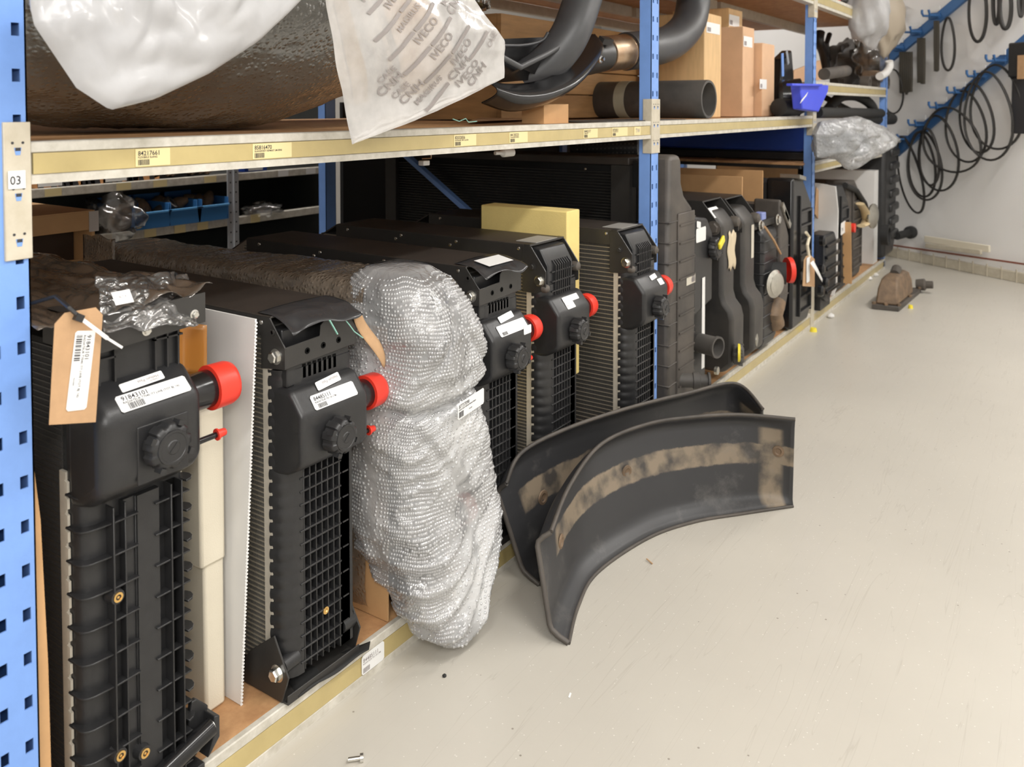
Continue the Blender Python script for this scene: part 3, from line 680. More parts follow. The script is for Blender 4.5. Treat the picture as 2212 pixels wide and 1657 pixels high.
# first radiator (ribbed tank, brass inserts)
def rad_C():
    X0, X1 = .704, .888; yh, yf = .05, .0
    root = thing('radiator', 'nearest black radiator with brass inserts and sticker 91843101, beside the blue post', 'radiator', (.8, .4, .078), 'radiators stood in a row on the bottom shelf')
    core(root, X0+.002, X0+.14, yh+.016, .80, .10, .86, .0098, CORE, TUBED)
    crimps(root, X0, yh, .10, .66, both=X1+.012)
    mb = MB(); rows = []
    for z in [.09+i*.03 for i in range(28)]:
        rows.append([(a, b, z) for a, b in section(X0+.002, X1, yh, yf+.017, .028)])
    n = len(rows[0]); vs = [q for r_ in rows for q in r_]; fs = [(i*n+j, i*n+j+1, (i+1)*n+j+1, (i+1)*n+j) for i in range(len(rows)-1) for j in range(n-1)]
    fs += [tuple(range(n)), tuple(range((len(rows)-1)*n, len(rows)*n))]
    mb.add(vs, fs); mb.box(X0+.090, X0+.129, yf+.004, yf+.018, .09, .60); mb.box(X0+.0685, X0+.088, yf+.010, yf+.018, .09, .60)
    mb.build('tank', BLK, root, smooth=50)
    mb = MB()      # upright ribs
    for x, d in ((X0+.044, .012), (X0+.066, .008), (X0+.088, .001), (X0+.128, .001), (X0+.146, .012), (X0+.166, .012)):
        mb.box(x, x+.0028, yf+.008-d, yf+.018, .09, .60)
    for i in range(11):      # level ribs, the pockets on the left side and the ears on the right
        z = .10+i*.0525
        mb.box(X0+.044, X0+.09, yf-.001, yf+.018, z, z+.003); mb.box(X0+.120, X1, yf-.001, yf+.018, z+.002, z+.005)
        P = [(X0-.004, yh-.002)]+[(X0+.020-.024*math.cos(t), yf+.022-.020*math.sin(t)) for t in [j*PI/2/5 for j in range(6)]]+[(X0+.046, yf), (X0+.046, yf+.03), (X0+.01, yh)]
        mb.prism(P, 'z', z, z+.003)
        E_ = [(X1-.012, yh-.004)]+[(X1-.004+.020*math.cos(t), yf+.022+.020*math.sin(t)) for t in [-PI/2+j*PI/6 for j in range(7)]]
        mb.prism(E_, 'z', z+.018, z+.022)
    mb.build('ribs', BLK, root, bevel=.0006, seg=1)
    MB().box(X0+.149, X0+.166, yf+.0155, yf+.0165, .09, .6).build('rib_shade_panel', mat('recess_shade', (.003, .003, .003), .8, spec=.1), root, smooth=0)  # added near-black strip, channel shade put into its colour
    yb_ = yf-.053
    prof = [(yh, .600), (yf, .612), (yb_+.016, .635), (yb_, .650), (yb_, .760), (yf-.008, .800), (yh, .812)]
    MB().prism(prof, 'x', X0-.002, X1-.006).build('expansion_tank', BLK, root, bevel=.020, seg=5, smooth=60)
    # raised square frame round the cap
    mb = MB(); mb.box(X0+.055, X0+.145, yb_-.0022, yb_+.002, .643, .735); mb.build('cap_seat', BLK, root, bevel=.010, seg=4)
    filler_cap(root, (X0+.096, yb_-.003, .698), r=.038, h=.030)
    hose_neck(root, (X1-.008, yf-.004, .742), .072, .032, d=(1, -.06, .02), capl=.045)
    nipple(root, (X1-.006, yf-.006, .655), .066, d=(1, -.08, .05))
    su = V((1, 0, 0)); sv = V((0, yf-.008-yb_, .040)).normalized(); sp = lambda x, t: V((X0+x, yb_, .760))+sv*t+su.cross(sv)*.0005
    sticker(root, sp(.034, .004)+V((0, .0, 0)), V((1, 0, .02)), sv, .122, .030, [('91843101', .008, .0190, .0115), ("RADIATEUR T7040 /T7 LWB (TOT BJ '16)", .008, .0138, .0055)], (.014, .002, .026, .011))
    sticker(root, sp(.050, .0375), V((1, 0, .05)), sv, .074, .0155, [('Helium Pass', .066, .011, -.0075), ('WDM4B8ABF2', .066, .005, -.003)], None, [WHITE, INKG])
    # neck
    MB().box(X0+.012, X1-.014, yf+.0, yh, .79, .875).build('tank_neck', BLK, root, bevel=.003)
    mb = MB()
    for x in (X0+.022, X0+.048, X0+.118, X0+.140, X0+.16): mb.box(x, x+.003, yf-.008, yf, .80, .865)
    mb.box(X0+.012, X0+.05, yf-.008, yf, .838, .841); mb.box(X0+.118, X1-.014, yf-.008, yf, .848, .851)
    mb.build('neck_ribs', BLK, root, kind='stuff')
    mb = MB(); mb.prism([(X0-.006, .858), (X1+.010, .868), (X1+.010, .918), (X0-.006, .912)], 'y', yf-.036, yf-.032)
    mb.box(X1+.007, X1+.010, yf-.034, .10, .868, .915); mb.box(X0-.006, X1+.010, yf-.034, .10, .905, .912); mb.box(X0-.006, X0-.003, yf-.034, .10, .858, .912)
    mb.build('top_bracket', STEEL, root, smooth=0)
    for x, z in ((X0+.085, .877), (X0+.172, .885)): bolt(root, (x, yf-.036, z), (0, -1, 0), .006, .005)
    MB().box(X0-.006, X1+.006, .06, .80, .90, .906).build('top_sheet', SHEET, root, bevel=.002)
    for (x, z) in ((X0+.050, .455), (X0+.050, .198), (X0+.092, .175)):
        mb = MB(); mb.lathe((x, yf+.012, z), (0, -1, 0), [(0, .014), (.016, .011), (.0162, .007)], 20); mb.build('insert_boss', BLK, root)
        MB().lathe((x, yf-.004, z), (0, -1, 0), [(0, .0078), (.0016, .0078), (.0016, .0045), (-.001, .004), (-.001, .0025), (.001, .002)], 18).build('brass_insert', BRASS, root)
    # foot bracket with pipe and bolt
    MB().tube([(X0+.05, yf-.008, .110), (X1+.035, yf-.002, .140)], .016, 18).build('foot_pin', GLOSS, root)
    bolt(root, (X1+.035, yf-.002, .1405), (1, 0, .1), .010, .010)
    mb = MB(); mb.prism([(X1-.004, .09), (X1+.02, .09), (X1+.045, .115), (X1+.045, .165), (X1+.022, .19), (X1+.012, .19), (X1+.006, .16)], 'y', yf+.018, yf+.028)
    mb.prism([(X1+.022, .095), (X1+.047, .12), (X1+.047, .158), (X1+.036, .162), (X1+.034, .125)], 'y', yf-.012, yf+.028)
    mb.box(X0-.004, X1+.02, yf-.006, .10, BT, .088)
    mb.build('bottom_bracket', BLK, root, bevel=.002)
    return root
r1 = rad_C()
# cardboard edge strip between the post and the first radiator
o = MB().prism([(.634, .078), (.655, .078), (.652, .40), (.645, .62), (.637, .70), (.634, .70)], 'y', .012, .40).build('cardboard_strip', CARD, bevel=.001)
tag(o, 'narrow brown cardboard edge between the blue post and nearest radiator', 'cardboard')
# kraft tag with cable tie on the first radiator
def P_(px, py, y): return AY(px, py, y)
tg = thing('parcel_tag', 'kraft tag with white sticker 91843101 hanging on nearest radiator', 'tag', AY(165, 800, -.085))
yt = -.085
c0, c1, c2, c3, c4, c5 = [AY(px, py, yt) for px, py in ((106, 918), (207, 912), (222, 680), (207, 664), (140, 676), (118, 700))]
mb = MB(); fr = [c0, c1, c2, c3, c4, c5]; mb.add(fr+[p+V((0, .0008, 0)) for p in fr], [tuple(range(6)), tuple(range(6, 12))[::-1]]+[(i, (i+1) % 6, 6+(i+1) % 6, 6+i) for i in range(6)])
mb.build('tag_card', TAG, tg, smooth=0)
a0 = AY(142, 889, yt-.0006); a1 = AY(186, 884, yt-.0006); a2 = AY(163, 715, yt-.0006); uu = (a2-a0); vv_ = -(a1-a0)
sticker(tg, a0-vv_*0+(a1-a0)*0+V((0, 0, 0)), (a0-a2)*-1, (a0-a1), 0.001, .001) if False else None
hh_ = (a1-a0).length; ww_ = (a2-a0).length
# text runs top to bottom: u points down, v points right
o_ = a2; sticker(tg, o_, (a0-a2), (a1-a0), ww_, hh_, [('91843101', .006, hh_*.60, hh_*.30), ("RADIATEUR T7040 /T7 LWB (TOT BJ '16)", .006, hh_*.43, hh_*.165), ('TN-0304', .065, hh_*.16, hh_*.10)], (.006, hh_*.07, .036, hh_*.30), name='tag_sticker')
tie = thing('cable_tie', 'black and white cable tie fastening the kraft tag to the nearest radiator', 'cable tie', AY(170, 685, -.09))
MB().tube([AY(70, 655, .02), AY(120, 640, -.03), AY(150, 665, -.088), AY(166, 680, -.092)], .003, 8).build('black_loop', BLK, tie)
MB().obox(AY(170, 686, -.092), (.010, 0, -.006), (0, .008, 0), (.005, 0, .009)).build('tie_head', BLK, tie)
p0, p1, p2 = AY(175, 688, -.093), AY(232, 731, -.093), AY(264, 751, -.092)
mb = MB(); mb.bar(p0, p1, .0055, .0016, (0, -1, 0)); mb.bar(p1, p2, .0035, .0016, (0, -1, 0)); mb.build('tie_tail', PPW, tie)

# brown film over the first radiator and the clear parts bag on top
def quadsurf(P, nu, nv, amp, s, seed=1., bow=0., nrm=None):
    """bilinear patch on four corners P00,P10,P11,P01 with creases"""
    P = [V(p) for p in P]; n = nrm or (P[1]-P[0]).cross(P[3]-P[0]).normalized()
    def f(u, v):
        q = P[0].lerp(P[1], u).lerp(P[3].lerp(P[2], u), v)
        a = nz((u*3, v*3, seed), s)+.5*abs(nz((u*3, v*3, seed+4), s*2.3))
        return q+n*(a*amp+bow*math.sin(PI*u)*math.sin(PI*v))
    m_ = MB(); m_.grid(f, nu, nv); return m_
fc = [(.63, -.02, .905), (.91, -.04, .925), (.91, .62, .925), (.66, .72, .945)]
cov = thing('film_cover', 'brownish clear film draped over the top of the nearest radiator', 'plastic film', (.78, .3, .91))
quadsurf(fc, 60, 60, .016, 2.2, 2., .012).build('film', CLEARB, cov, solid=.0004)
def tri(px, py, y): return AY(px, py, y)
bag = thing('parts_bag', 'clear plastic bag of black parts with small white sticker lying on nearest radiator', 'bag', (.85, .0, .93))
bc = [tri(225, 716, -.06), tri(430, 700, -.06), tri(405, 590, .09), tri(205, 598, .03)]
quadsurf(bc, 90, 60, .013, 1.5, 5., .014).build('bag_film', CLEAR, bag, solid=.0004)
mb = MB()
for k in range(9):
    u, v = random.random()*.8+.1, random.random()*.6+.2; q = bc[0].lerp(bc[1], u).lerp(bc[3].lerp(bc[2], u), v)+V((0, .012, -.016))
    mb.obox(q, (.03*random.uniform(.5, 1.3), .01, .004*random.uniform(-1, 1)), (0, .02, .004), (.002, 0, .012))
mb.build('bag_contents', GLOSS, bag, bevel=.003)
c_ = bc[0].lerp(bc[1], .12).lerp(bc[3].lerp(bc[2], .12), .50)
sticker(bag, AY(250, 660, -.035), AY(290, 652, -.035)-AY(250, 660, -.035), AY(241, 636, -.028)-AY(250, 660, -.035), .030, .021, [('BLT 4', .009, .010, .005)], None, [WHITE, INKG], round_=False)

# boards and foam between radiators one and two
o = MB().prism([(1.062, .078), (1.067, .078), (1.067, .76), (1.062, .76)], 'y', .11, .62).build('white_fluted_board', PPW, bevel=.0005)
tag(o, 'tall white fluted plastic board left of radiator 84485111', 'board')
wb = thing('white_plastic_board', 'white fluted plastic board standing against radiator 84485111', 'board', (1.05, .2, .078))
mb = MB(); b0, b1, b2, b3 = V((1.032, .050, .079)), V((1.040, .30, .079)), V((1.022, .35, .86)), V((1.026, .035, .828))
b0 = V((1.043, .070, .079)); b1 = V((1.043, .45, .079)); b3 = AX(551, 690, 1.047); b2 = V((1.047, b3.y+.36, b3.z+.0))
n_ = V((.004, 0, 0)); mb.add([b0, b1, b2, b3, b0+n_, b1+n_, b2+n_, b3+n_], [(0, 1, 2, 3), (7, 6, 5, 4), (0, 4, 5, 1), (1, 5, 6, 2), (2, 6, 7, 3), (3, 7, 4, 0)])
mb.build('sheet', PPW, wb, smooth=0)
mb = MB()
for i in range(110):
    t = i/110; q = b0.lerp(b3, t)+V((.0005, -.0012, 0)); mb.obox(q+V((.0015, 0, 0)), (.0048, 0, 0), (0, .002, 0), (0, 0, .0028))
mb.build('flutes', PPW, wb, smooth=0, kind='stuff')
fb = MB().prism([(.988, .10), (1.033, .10), (1.030, .45), (.985, .45)], 'z', .079, .42).build('cream_foam_block', FOAMC, bevel=.006)
tag(fb, 'cream foam slab standing low between nearest radiator and white board', 'foam')
fb2 = MB().prism([(.978, .095), (1.033, .095), (1.030, .35), (.976, .35)], 'z', .364, .66).build('cream_foam_block', FOAMC, bevel=.006)
tag(fb2, 'upper cream foam slab behind the red-capped outlet of nearest radiator', 'foam')
af = thing('amber_sheet', 'curled amber plastic sheet behind the nearest radiator neck', 'plastic sheet', AY(405, 790, .06))
def ambf(u, v):
    p = AY(388+u*48, 700+v*110, .075+.02*u); p.y += .02*math.sin(u*4); return p
mb = MB(); mb.grid(ambf, 10, 8); mb.build('sheet', AMB, af, solid=.001)

# ------------------------------------------------------------------ bubble-wrapped radiator
bw = thing('wrapped_radiator', 'bubble-wrapped radiator with label 87737098, its bag tip hanging over the shelf edge', 'radiator', (1.5, .4, .078))
XW0, XW1 = 1.405, 1.595
MB().prism([(.10, .10), (.0, .10), (.0, .60), (-.045, .60), (-.045, .70), (0, .76), (.05, .80), (.10, .80)], 'x', XW0+.03, XW1).build('tank', BLK, bw, bevel=.01)
MB().box(XW0+.02, XW1-.01, .10, 1.0, .10, .80).build('core_block', CORE, bw)
MB().box(XW0-.006, XW0-.001, .015, .95, .08, .74).build('cardboard_sheet', CARD, bw)
hose_neck(bw, (XW1-.02, -.02, .255), .06, .030); MB().lathe((XW1-.05, -.05, .62), (0, -1, 0), [(0, .03), (.03, .028)], 20).build('filler_cap', BLK, bw)
MB().lathe((XW0+.062, -.055, .735), (-.2, -1, 0), [(0, .0), (0, .012), (.006, .010)], 16).build('pale_button', PPW, bw)
LV = [(.010, 1.504, 1.506, -.081, -.079), (.030, 1.46, 1.555, -.12, -.04), (.07, 1.425, 1.60, -.135, .0), (.12, 1.395, 1.645, -.125, .03), (.18, 1.38, 1.70, -.12, .09), (.24, 1.375, 1.725, -.115, .14),
      (.30, 1.37, 1.715, -.10, .17), (.38, 1.37, 1.685, -.10, .17), (.46, 1.372, 1.668, -.095, .17), (.54, 1.375, 1.65, -.085, .17), (.585, 1.375, 1.66, -.085, .17), (.64, 1.375, 1.655, -.11, .17), (.72, 1.38, 1.64, -.11, .17),
      (.78, 1.385, 1.62, -.09, .17), (.83, 1.40, 1.60, -.055, .16), (.862, 1.44, 1.56, -.01, .13), (.868, 1.499, 1.501, .049, .051)]
def lerpLV(z):
    for a, b in zip(LV, LV[1:]):
        if z <= b[0]:
            t = (z-a[0])/(b[0]-a[0]); t = t*t*(3-2*t) if False else t; return [a[i]+(b[i]-a[i])*t for i in range(5)]
    return list(LV[-1])
def wrapf(u, v):
    z = .010+v*.858; l = lerpLV(z); t = 2*PI*u; c, s_ = math.cos(t), math.sin(t); e = .62
    sc = lambda q: math.copysign(abs(q)**e, q)
    x = (l[1]+l[2])/2+(l[2]-l[1])/2*sc(c); y = (l[3]+l[4])/2+(l[4]-l[3])/2*sc(s_)
    p = V((x, y, z)); n = V((c, s_, 0))
    q_ = V((x*.9, y*.9, z+x*.6)); d = .014*nz(q_, 6)+.012*(.35-abs(nz(q_, 7, 3)))*2+.005*(.3-abs(nz((x*.8, y, z*1.7-x*.9), 17, 6)))*2
    for (x_, z_, an_, am_, wd_) in ((1.50, .40, .9, .011, .010), (1.58, .24, -.7, .012, .012), (1.46, .70, -1.0, .010, .009), (1.60, .66, .8, .009, .010)):
        e_ = (x-x_)*math.sin(an_)+(z-z_)*math.cos(an_); f_ = math.exp(-(((x-x_)*math.cos(an_)-(z-z_)*math.sin(an_))/.12)**2); d += (-am_*math.exp(-(e_/wd_)**2)+am_*.8*math.exp(-((e_-.02)/.018)**2))*f_
    zf = z-.555-.6*(x-1.55)**2-.08*(x-1.5); d += -.016*math.exp(-(zf/.012)**2)+.012*math.exp(-((zf-.03)/.02)**2)
    if z < .30: d += .006*(1-2*abs(math.sin((z*1.0-x*.45+.05*math.sin(x*14))*52)))*min(1, (.30-z)/.1)
    return p+n*d
mb = MB(); mb.grid(wrapf, 180, 260, wrap=True); mb.build('bubble_wrap', BUB, bw, smooth=180)
mb = MB(); row = 0; v_ = .02; rr = random.Random(4)
while v_ < .985:
    l = lerpLV(.010+v_*.858); per = 2.1*((l[2]-l[1])+(l[4]-l[3])); n_ = int(per/.0092)
    for i in range(n_):
        u_ = (i+.5*(row % 2))/n_
        if .06 < u_ < .36: continue          # the side turned into the shelf
        if rr.random() < .10: continue
        vj = v_+.012*noise.noise(V((u_*9, v_*7, 1))); uj = u_+.006*noise.noise(V((u_*12, v_*20, 5))); u_ = uj; vj = min(.985, max(.01, vj)); v0_ = vj; p = wrapf(u_, v0_); a = wrapf(u_+.004, v0_)-p; b = wrapf(u_, v0_+.004)-p; nn = a.cross(b).normalized(); a = a.normalized(); b = nn.cross(a)
        r_ = .0040; h_ = .0024*rr.uniform(.6, 1.1); vs = [p+nn*h_]
        for (k, hh) in ((.62, .72), (1., -.05)): vs += [p+(a*math.cos(t*PI/3)+b*math.sin(t*PI/3))*r_*k+nn*h_*hh for t in range(6)]
        mb.add(vs, [(0, 1+t, 1+(t+1) % 6) for t in range(6)]+[(1+t, 7+t, 7+(t+1) % 6, 1+(t+1) % 6) for t in range(6)])
    v_ += .0082/.858; row += 1
mb.build('bubbles', DOME, bw, smooth=180, kind='stuff')
mb = MB()
def bodyf(u, v):      # wrapped body behind the front bag
    y = .07+v*1.08; t = 2*PI*u; c, s_ = math.cos(t), math.sin(t); e = .22; sc = lambda q: math.copysign(abs(q)**e, q)
    z0_, z1_ = .085, .838-.015*v; x = 1.49+.108*sc(c); z = (z0_+z1_)/2+(z1_-z0_)/2*sc(s_)
    return V((x, y, z))+V((c, 0, s_))*(.007*nz((x, y*.5, z), 16, 7)+.0035*nz((x, y, z), 50, 2))
mb.grid(bodyf, 90, 140, wrap=True); mb.build('bubble_wrap_body', BUBD, bw, smooth=180)
mb = MB(); mb.grid(lambda u, v: (1.375+.0*u, 1.02+u*.16, .70+v*.155+nz((u, v, 1), 3)*.01), 14, 10); mb.build('wrap_end_flap', BUBD, bw, solid=.004)
l0 = AY(975, 905, -.10); l1 = AY(1040, 895, -.10); l2 = AY(972, 873, -.10)
sticker(bw, l0+V((0, -.018, 0)), V((1, .12, .02)), (0, 0, 1), (l1-l0).length*1.02, (l2-l0).length*1.05, [('87737098', .004, .024, .0115), ('RADIATEUR TM7050/TM7060/TM095', .004, .019, .0048), ('TG-0304', .048, .009, .004)], (.004, .003, .020, .013))

# yellow foams
o = MB().box(1.955, 2.045, .105, .62, .30, .755).build('yellow_foam_block', FOAMY, bevel=.004); tag(o, 'small yellow foam block wedged left of the slotted-neck radiator', 'foam')
o = MB().box(2.285, 2.365, .07, .40, .38, .905).build('yellow_foam_block', FOAMY, bevel=.004); tag(o, 'large yellow foam block standing above the radiators, left of the tubed radiator', 'foam')
# kraft tag and wire on radiator two
kt = thing('twisted_tag', 'curled kraft tag hanging at the right of radiator 84485111', 'tag', AY(795, 720, -.02))
def ktf(u, v): p = AY(762+v*56+u*(26 if v < .5 else 26*(1.6-1.2*v))*1.0, 672+v*118+u*4, -.02); p.y += .012*math.sin(v*5+u); return p
mb = MB(); mb.grid(ktf, 4, 14); mb.build('tag_card', TAG, kt, solid=.0008)
MB().tube([AY(745, 690, -.03), AY(755, 702, -.032), AY(765, 716, -.03), AY(784, 730, -.03)], .0012, 6).build('green_wire', GREEN, kt)
MB().bar(AY(712, 692, -.045), AY(729, 722, -.047), .002, .003, (0, 1, 0)).build('green_tie_end', GREEN, kt)
o = sheet_pts(lambda u, v: AZ(610, 1462, .081).lerp(AZ(800, 1388, .081), u).lerp(AZ(645, 1508, .081).lerp(AZ(797, 1406, .081), u), v*1.0)+V((0, 0, .002+.003*math.sin(u*9)*v)), 14, 4).build('rubber_mat', RUB, solid=.002)
tag(o, 'thin black rubber sheet under the foot of radiator 84485111', 'rubber sheet')

# ------------------------------------------------------------------ far radiators
def xa(px, y=0., py=500): return AY(px, py, y).x
def za(px, py, y=0.): return AY(px, py, y).z
def far_tank(label, sil, y0, y1, m=BLK, ribs=None, cm=CORE, depth=.85, group='radiators stood in a row on the bottom shelf', bev=.012, cz=None):
    """sil = outline of the end tank in x,z; ribs = (z list, protrusion)"""
    xs = [p[0] for p in sil]; zs = [p[1] for p in sil]
    root = thing('radiator', label, 'radiator', ((min(xs)+max(xs))/2, y0+.3, BT), group)
    MB().prism(sil, 'y', y0, y1).build('tank', m, root, bevel=bev, seg=3, smooth=50)
    MB().box(min(xs)+.02, max(xs)-.015, y1, y1+depth, BT+.004, (cz or (max(zs)-.03))).build('core_block', cm, root, smooth=0)
    mb = MB(); mb.box(min(xs)-.002, min(xs)+.004, y1, y1+.016, min(zs)+.03, max(zs)-.12); mb.build('header_plate', ALU if ribs and ribs[-1] == 'alu' else STEEL, root)
    if ribs:
        mb = MB()
        for z in ribs[0]:
            mb.box(min(xs)-.003, max(xs)+.002, y0-.003, y1-.004, z, z+.005)
        mb.build('ribs', m, root, bevel=.0015, seg=1)
    return root
# tall dusty one behind the upright
x0, x1 = 2.835, 3.075
S7 = [(x0, .10), (x1, .10), (x1, .80), (x1-.025, .855), (x1-.10, .905), (x1-.125, .95), (x1-.13, 1.03), (x1-.145, 1.055), (x0+.01, 1.055), (x0, 1.04)]
r7 = far_tank('very tall radiator with dusty grey raised-neck tank, right of the middle blue upright', S7, -.03, .10, BLK2, ([.22+.074*i for i in range(9)], 1), cm=mat('deep_black', (.008, .008, .008), .7), depth=1.18, bev=.022)
MB().box(x0+.07, x1-.012, -.036, -.028, .14, .84).build('face_panel', BLK2, r7, bevel=.004)
mb = MB()
for i in range(10): mb.box(x0+.078, x1-.02, -.041, -.035, .20+.066*i, .206+.066*i)
mb.build('face_ribs', BLK2, r7)
mb = MB(); c_ = AY(1484, 822, -.05); mb.lathe(c_, (.55, -1, 0), [(-.04, .026), (.02, .026), (.022, .030), (.045, .030), (.047, .024), (.075, .024), (.076, .032), (.084, .032), (.084, .023), (.03, .02)], 28); mb.build('outlet', PIPEW, r7)
sticker(r7, (x1-.095, -.037, za(1470, 612)), (1, 0, 0), (0, 0, 1), .085, .034, [('0811', .045, .008, .02)], (.05, .004, .03, .026), [mat('old_label', (.6, .56, .47), .5), INKG], round_=False)
MB().box(2.815, 3.0, .12, 1.30, 1.015, 1.045).build('top_frame', SHEET, r7, bevel=.004)
MB().box(2.81, 2.835, .115, .19, .10, 1.015).build('side_frame', STEEL, r7)
MB().box(2.81, 2.835, 1.24, 1.30, .10, 1.015).build('side_frame', STEEL, r7)
mb = MB(); z = .5
while z < .99: mb.box(2.828, 2.838, .19, 1.24, z, z+.003); z += .011
mb.build('cooling_tubes', STEEL, r7, smooth=0, kind='stuff')
mb = MB(); screw(mb, (2.815, .30, .995), (-1, 0, 0), .006); mb.build('screw', ZINC, r7)
# black box tank with yellow lever cap
x0, x1 = 3.095, xa(1530)
S8 = [(x0, .42), (x1, .45), (x1, .725), (x1-.06, .79), (x0, .81)]
r8 = far_tank('radiator with white labels and yellow-lever cap right of the dusty grey one', S8, -.02, .10, BLK, None, CORE, .8)
sticker(r8, (x0+.015, -.0215, .705), (1, 0, 0), (0, .0, 1), .10, .055, []); sticker(r8, (x0+.02, -.022, .765), (1, 0, -.2), (0, .0, 1), .04, .025, [])
cp = filler_cap(r8, (x1-.02, -.02, .665), r=.045, h=.035); sub(cp)
MB().obox((x1-.018, -.062, .69), (.05, 0, .03), (0, .012, 0), (-.01, 0, .025)).build('yellow_lever', PINK, cp, bevel=.004)
MB().box(x0+.03, x1-.02, .0, .09, BT+.002, .43).build('lower_tank', BLK, r8, bevel=.006)
sticker(r8, (xa(1506), -.022, .2), (1, 0, .0), (0, 0, 1), .03, .36, [], None, [PPW, INKG], 'pale_strip', round_=False)
def elbow_rad(px0, px1, label, zt, bulge_px=None):
    x0, x1 = xa(px0), xa(px1); w_ = x1-x0
    root = thing('radiator', label, 'radiator', ((x0+x1)/2, .4, BT), 'radiators stood in a row on the bottom shelf')
    prof = [(.10, .12), (-.02, .12), (-.065, .16), (-.065, .345), (-.055, .385), (-.03, .415), (-.02, .45), (-.02, zt-.10), (.03, zt-.04), (.10, zt-.04)]
    MB().prism(prof, 'x', x0, x1).build('tank', BLK3, root, bevel=.018, seg=4, smooth=60)
    core(root, x0-.04, x1-.02, .10, .9, BT+.01, zt-.06, .016, CORE, TUBED, fins=False)
    crimps(root, x0-.045, .10, .14, zt-.12, pitch=.04)
    mb = MB(); A_ = [(-.03, zt-.14), (-.03, zt-.10), (.05, zt), (.16, zt), (.16, zt-.14)]
    mb.prism(A_, 'x', x0-.055, x0-.048); mb.prism(A_, 'x', x1+.01, x1+.017); mb.box(x0-.05, x1+.012, .05, .9, zt-.004, zt+.002)
    mb.build('top_bracket', STEEL, root, smooth=0)
    bolt(root, (x0-.055, .0, zt-.105), (-1, 0, 0), .022, .012, BLK2)
    MB().lathe((x1+.01, -.02, zt-.10), (0, -1, 0), [(-.02, .024), (0, .024), (.012, .02), (.018, .008)], 18).build('rubber_buffer', BLK2, root)
    return root, x0, x1
r10, xx0, xx1 = elbow_rad(1598, 1622, 'rear of the twin elbow-tank radiators, plain, no tape on its face', .825)
sticker(r10, (xx1-.06, -.022, .55), (1, 0, 0), (0, 0, 1), .035, .15, [], None, [mat('old_label', (.6, .56, .47), .5), INKG])
r9, xx0, xx1 = elbow_rad(1552, 1578, 'elbow-tank radiator with torn beige tape and open pipe stub at its foot', .838)
def tp(u, v): return V((xx0+.05+u*.09+.010*math.sin(v*9), -.0235-.001*math.sin(u*9),   .545+v*.155+.01*math.sin(u*12)))
mb = MB(); mb.grid(tp, 8, 8); mb.build('torn_tape', mat('beige_tape', (.62, .52, .36), .5), r9, solid=.001)
sticker(r9, (xx0-.02, .012, .768), (1, 0, 0), (0, .6, .7), .11, .05, [], None)
c_ = AY(1540, 752, -.09); MB().lathe(c_+V((0.03, .03, 0)), (-.25, -1, 0), [(-.04, .038), (.035, .038), (.036, .042), (.046, .042), (.046, .034), (0, .030), (-.02, .02)], 32).build('pipe_stub', PIPEW, r9)
cp = filler_cap(r9, AY(1584, 765, -.07), (0.25, -1, 0), .042, .04, PIPEW); sub(cp); MB().lathe(AY(1594, 762, -.105), (.35, -1, 0), [(0, .036), (.008, .036), (.010, .028)], 24).build('yellow_top', PINK, cp)
MB().lathe(AY(1545, 800, -.06), (0, -1, 0), [(0, .016), (.012, .016), (.014, .006)], 16).build('drain_plug', SILV, r9)
# ribbed with pale crimped strip
x0, x1 = xa(1634), xa(1664)
r11 = thing('radiator', 'narrow black radiator with pale crimped edge strip and silver cap at its foot', 'radiator', ((x0+x1)/2, .4, BT), 'radiators stood in a row on the bottom shelf')
MB().prism([(.09, .10), (-.02, .10), (-.035, .14), (-.035, .64), (-.01, .665), (.09, .665)], 'x', x0, x1).build('tank', BLK, r11, bevel=.02, seg=4, smooth=60)
mb = MB()
for i in range(10): mb.box(x0-.003, x1+.003, -.038, .06, .15+i*.050, .157+i*.050)
mb.build('ribs', BLK, r11, bevel=.002, seg=1)
crimps(r11, x0-.02, .07, .12, .655, pitch=.03, w=.012); core(r11, x0-.03, x1-.03, .09, .85, BT+.01, .69, .016, CORE, TUBED, fins=False)
MB().box(x0-.10, x1+.0, -.02, .7, .668, .70).build('top_frame', STEEL, r11, bevel=.004)
for p in ((x0-.02, -.025, .685), (x1-.02, -.04, .690)): bolt(r11, p, (0, -1, 0), .02, .012)
MB().box(x0+.02, x0+.08, -.02, .02, .702, .737).build('lavender_block', mat('pale_blue_plastic', (.22, .27, .55), .4), r11, bevel=.004)
MB().lathe(AY(1623, 733, -.04)+V((0, .02, 0)), (.2, -1, 0), [(0, .03), (.015, .05), (.022, .05), (.03, .03), (.045, .03), (.048, .01)], 24).build('silver_cap', SILV, r11)
sticker(r11, (x0-.13, .04, .38), (1, 0, 0), (0, 0, 1), .04, .19, [], None, [mat('old_label', (.6, .56, .47), .5), INKG])
# round silver cap and angled dusty radiator
x0, x1 = 4.13, 4.28
S12 = [(x0, .22), (x1-.05, .22), (x1, .30), (x1, .59), (x1-.03, .63), (x0+.02, .78), (x0, .78)]
r12 = far_tank('dusty radiator with slanting top and two silver labels, left of the glossy black one', S12, -.04, .09, BLK2, ([.30, .38, .46, .54], 1), bev=.02)
for k in range(2):
    q = V((x0+.06+k*.035, -.046, .715-k*.035)); MB().obox(q, (.10, 0, -.085), (0, .01, 0), (.018, 0, .022)).build('silver_label', SILV, r12)
MB().lathe(AY(1666, 612, -.05), (-.3, -1, 0), [(0, .035), (.012, .062), (.02, .066), (.03, .05), (.034, .052), (.04, .03)], 28).build('radiator_cap', SILV, r12)
MB().tube([AY(1652, 490, -.06), AY(1672, 520, -.06), AY(1686, 548, -.06)], .006, 6).build('brown_tie', TAG, r12)
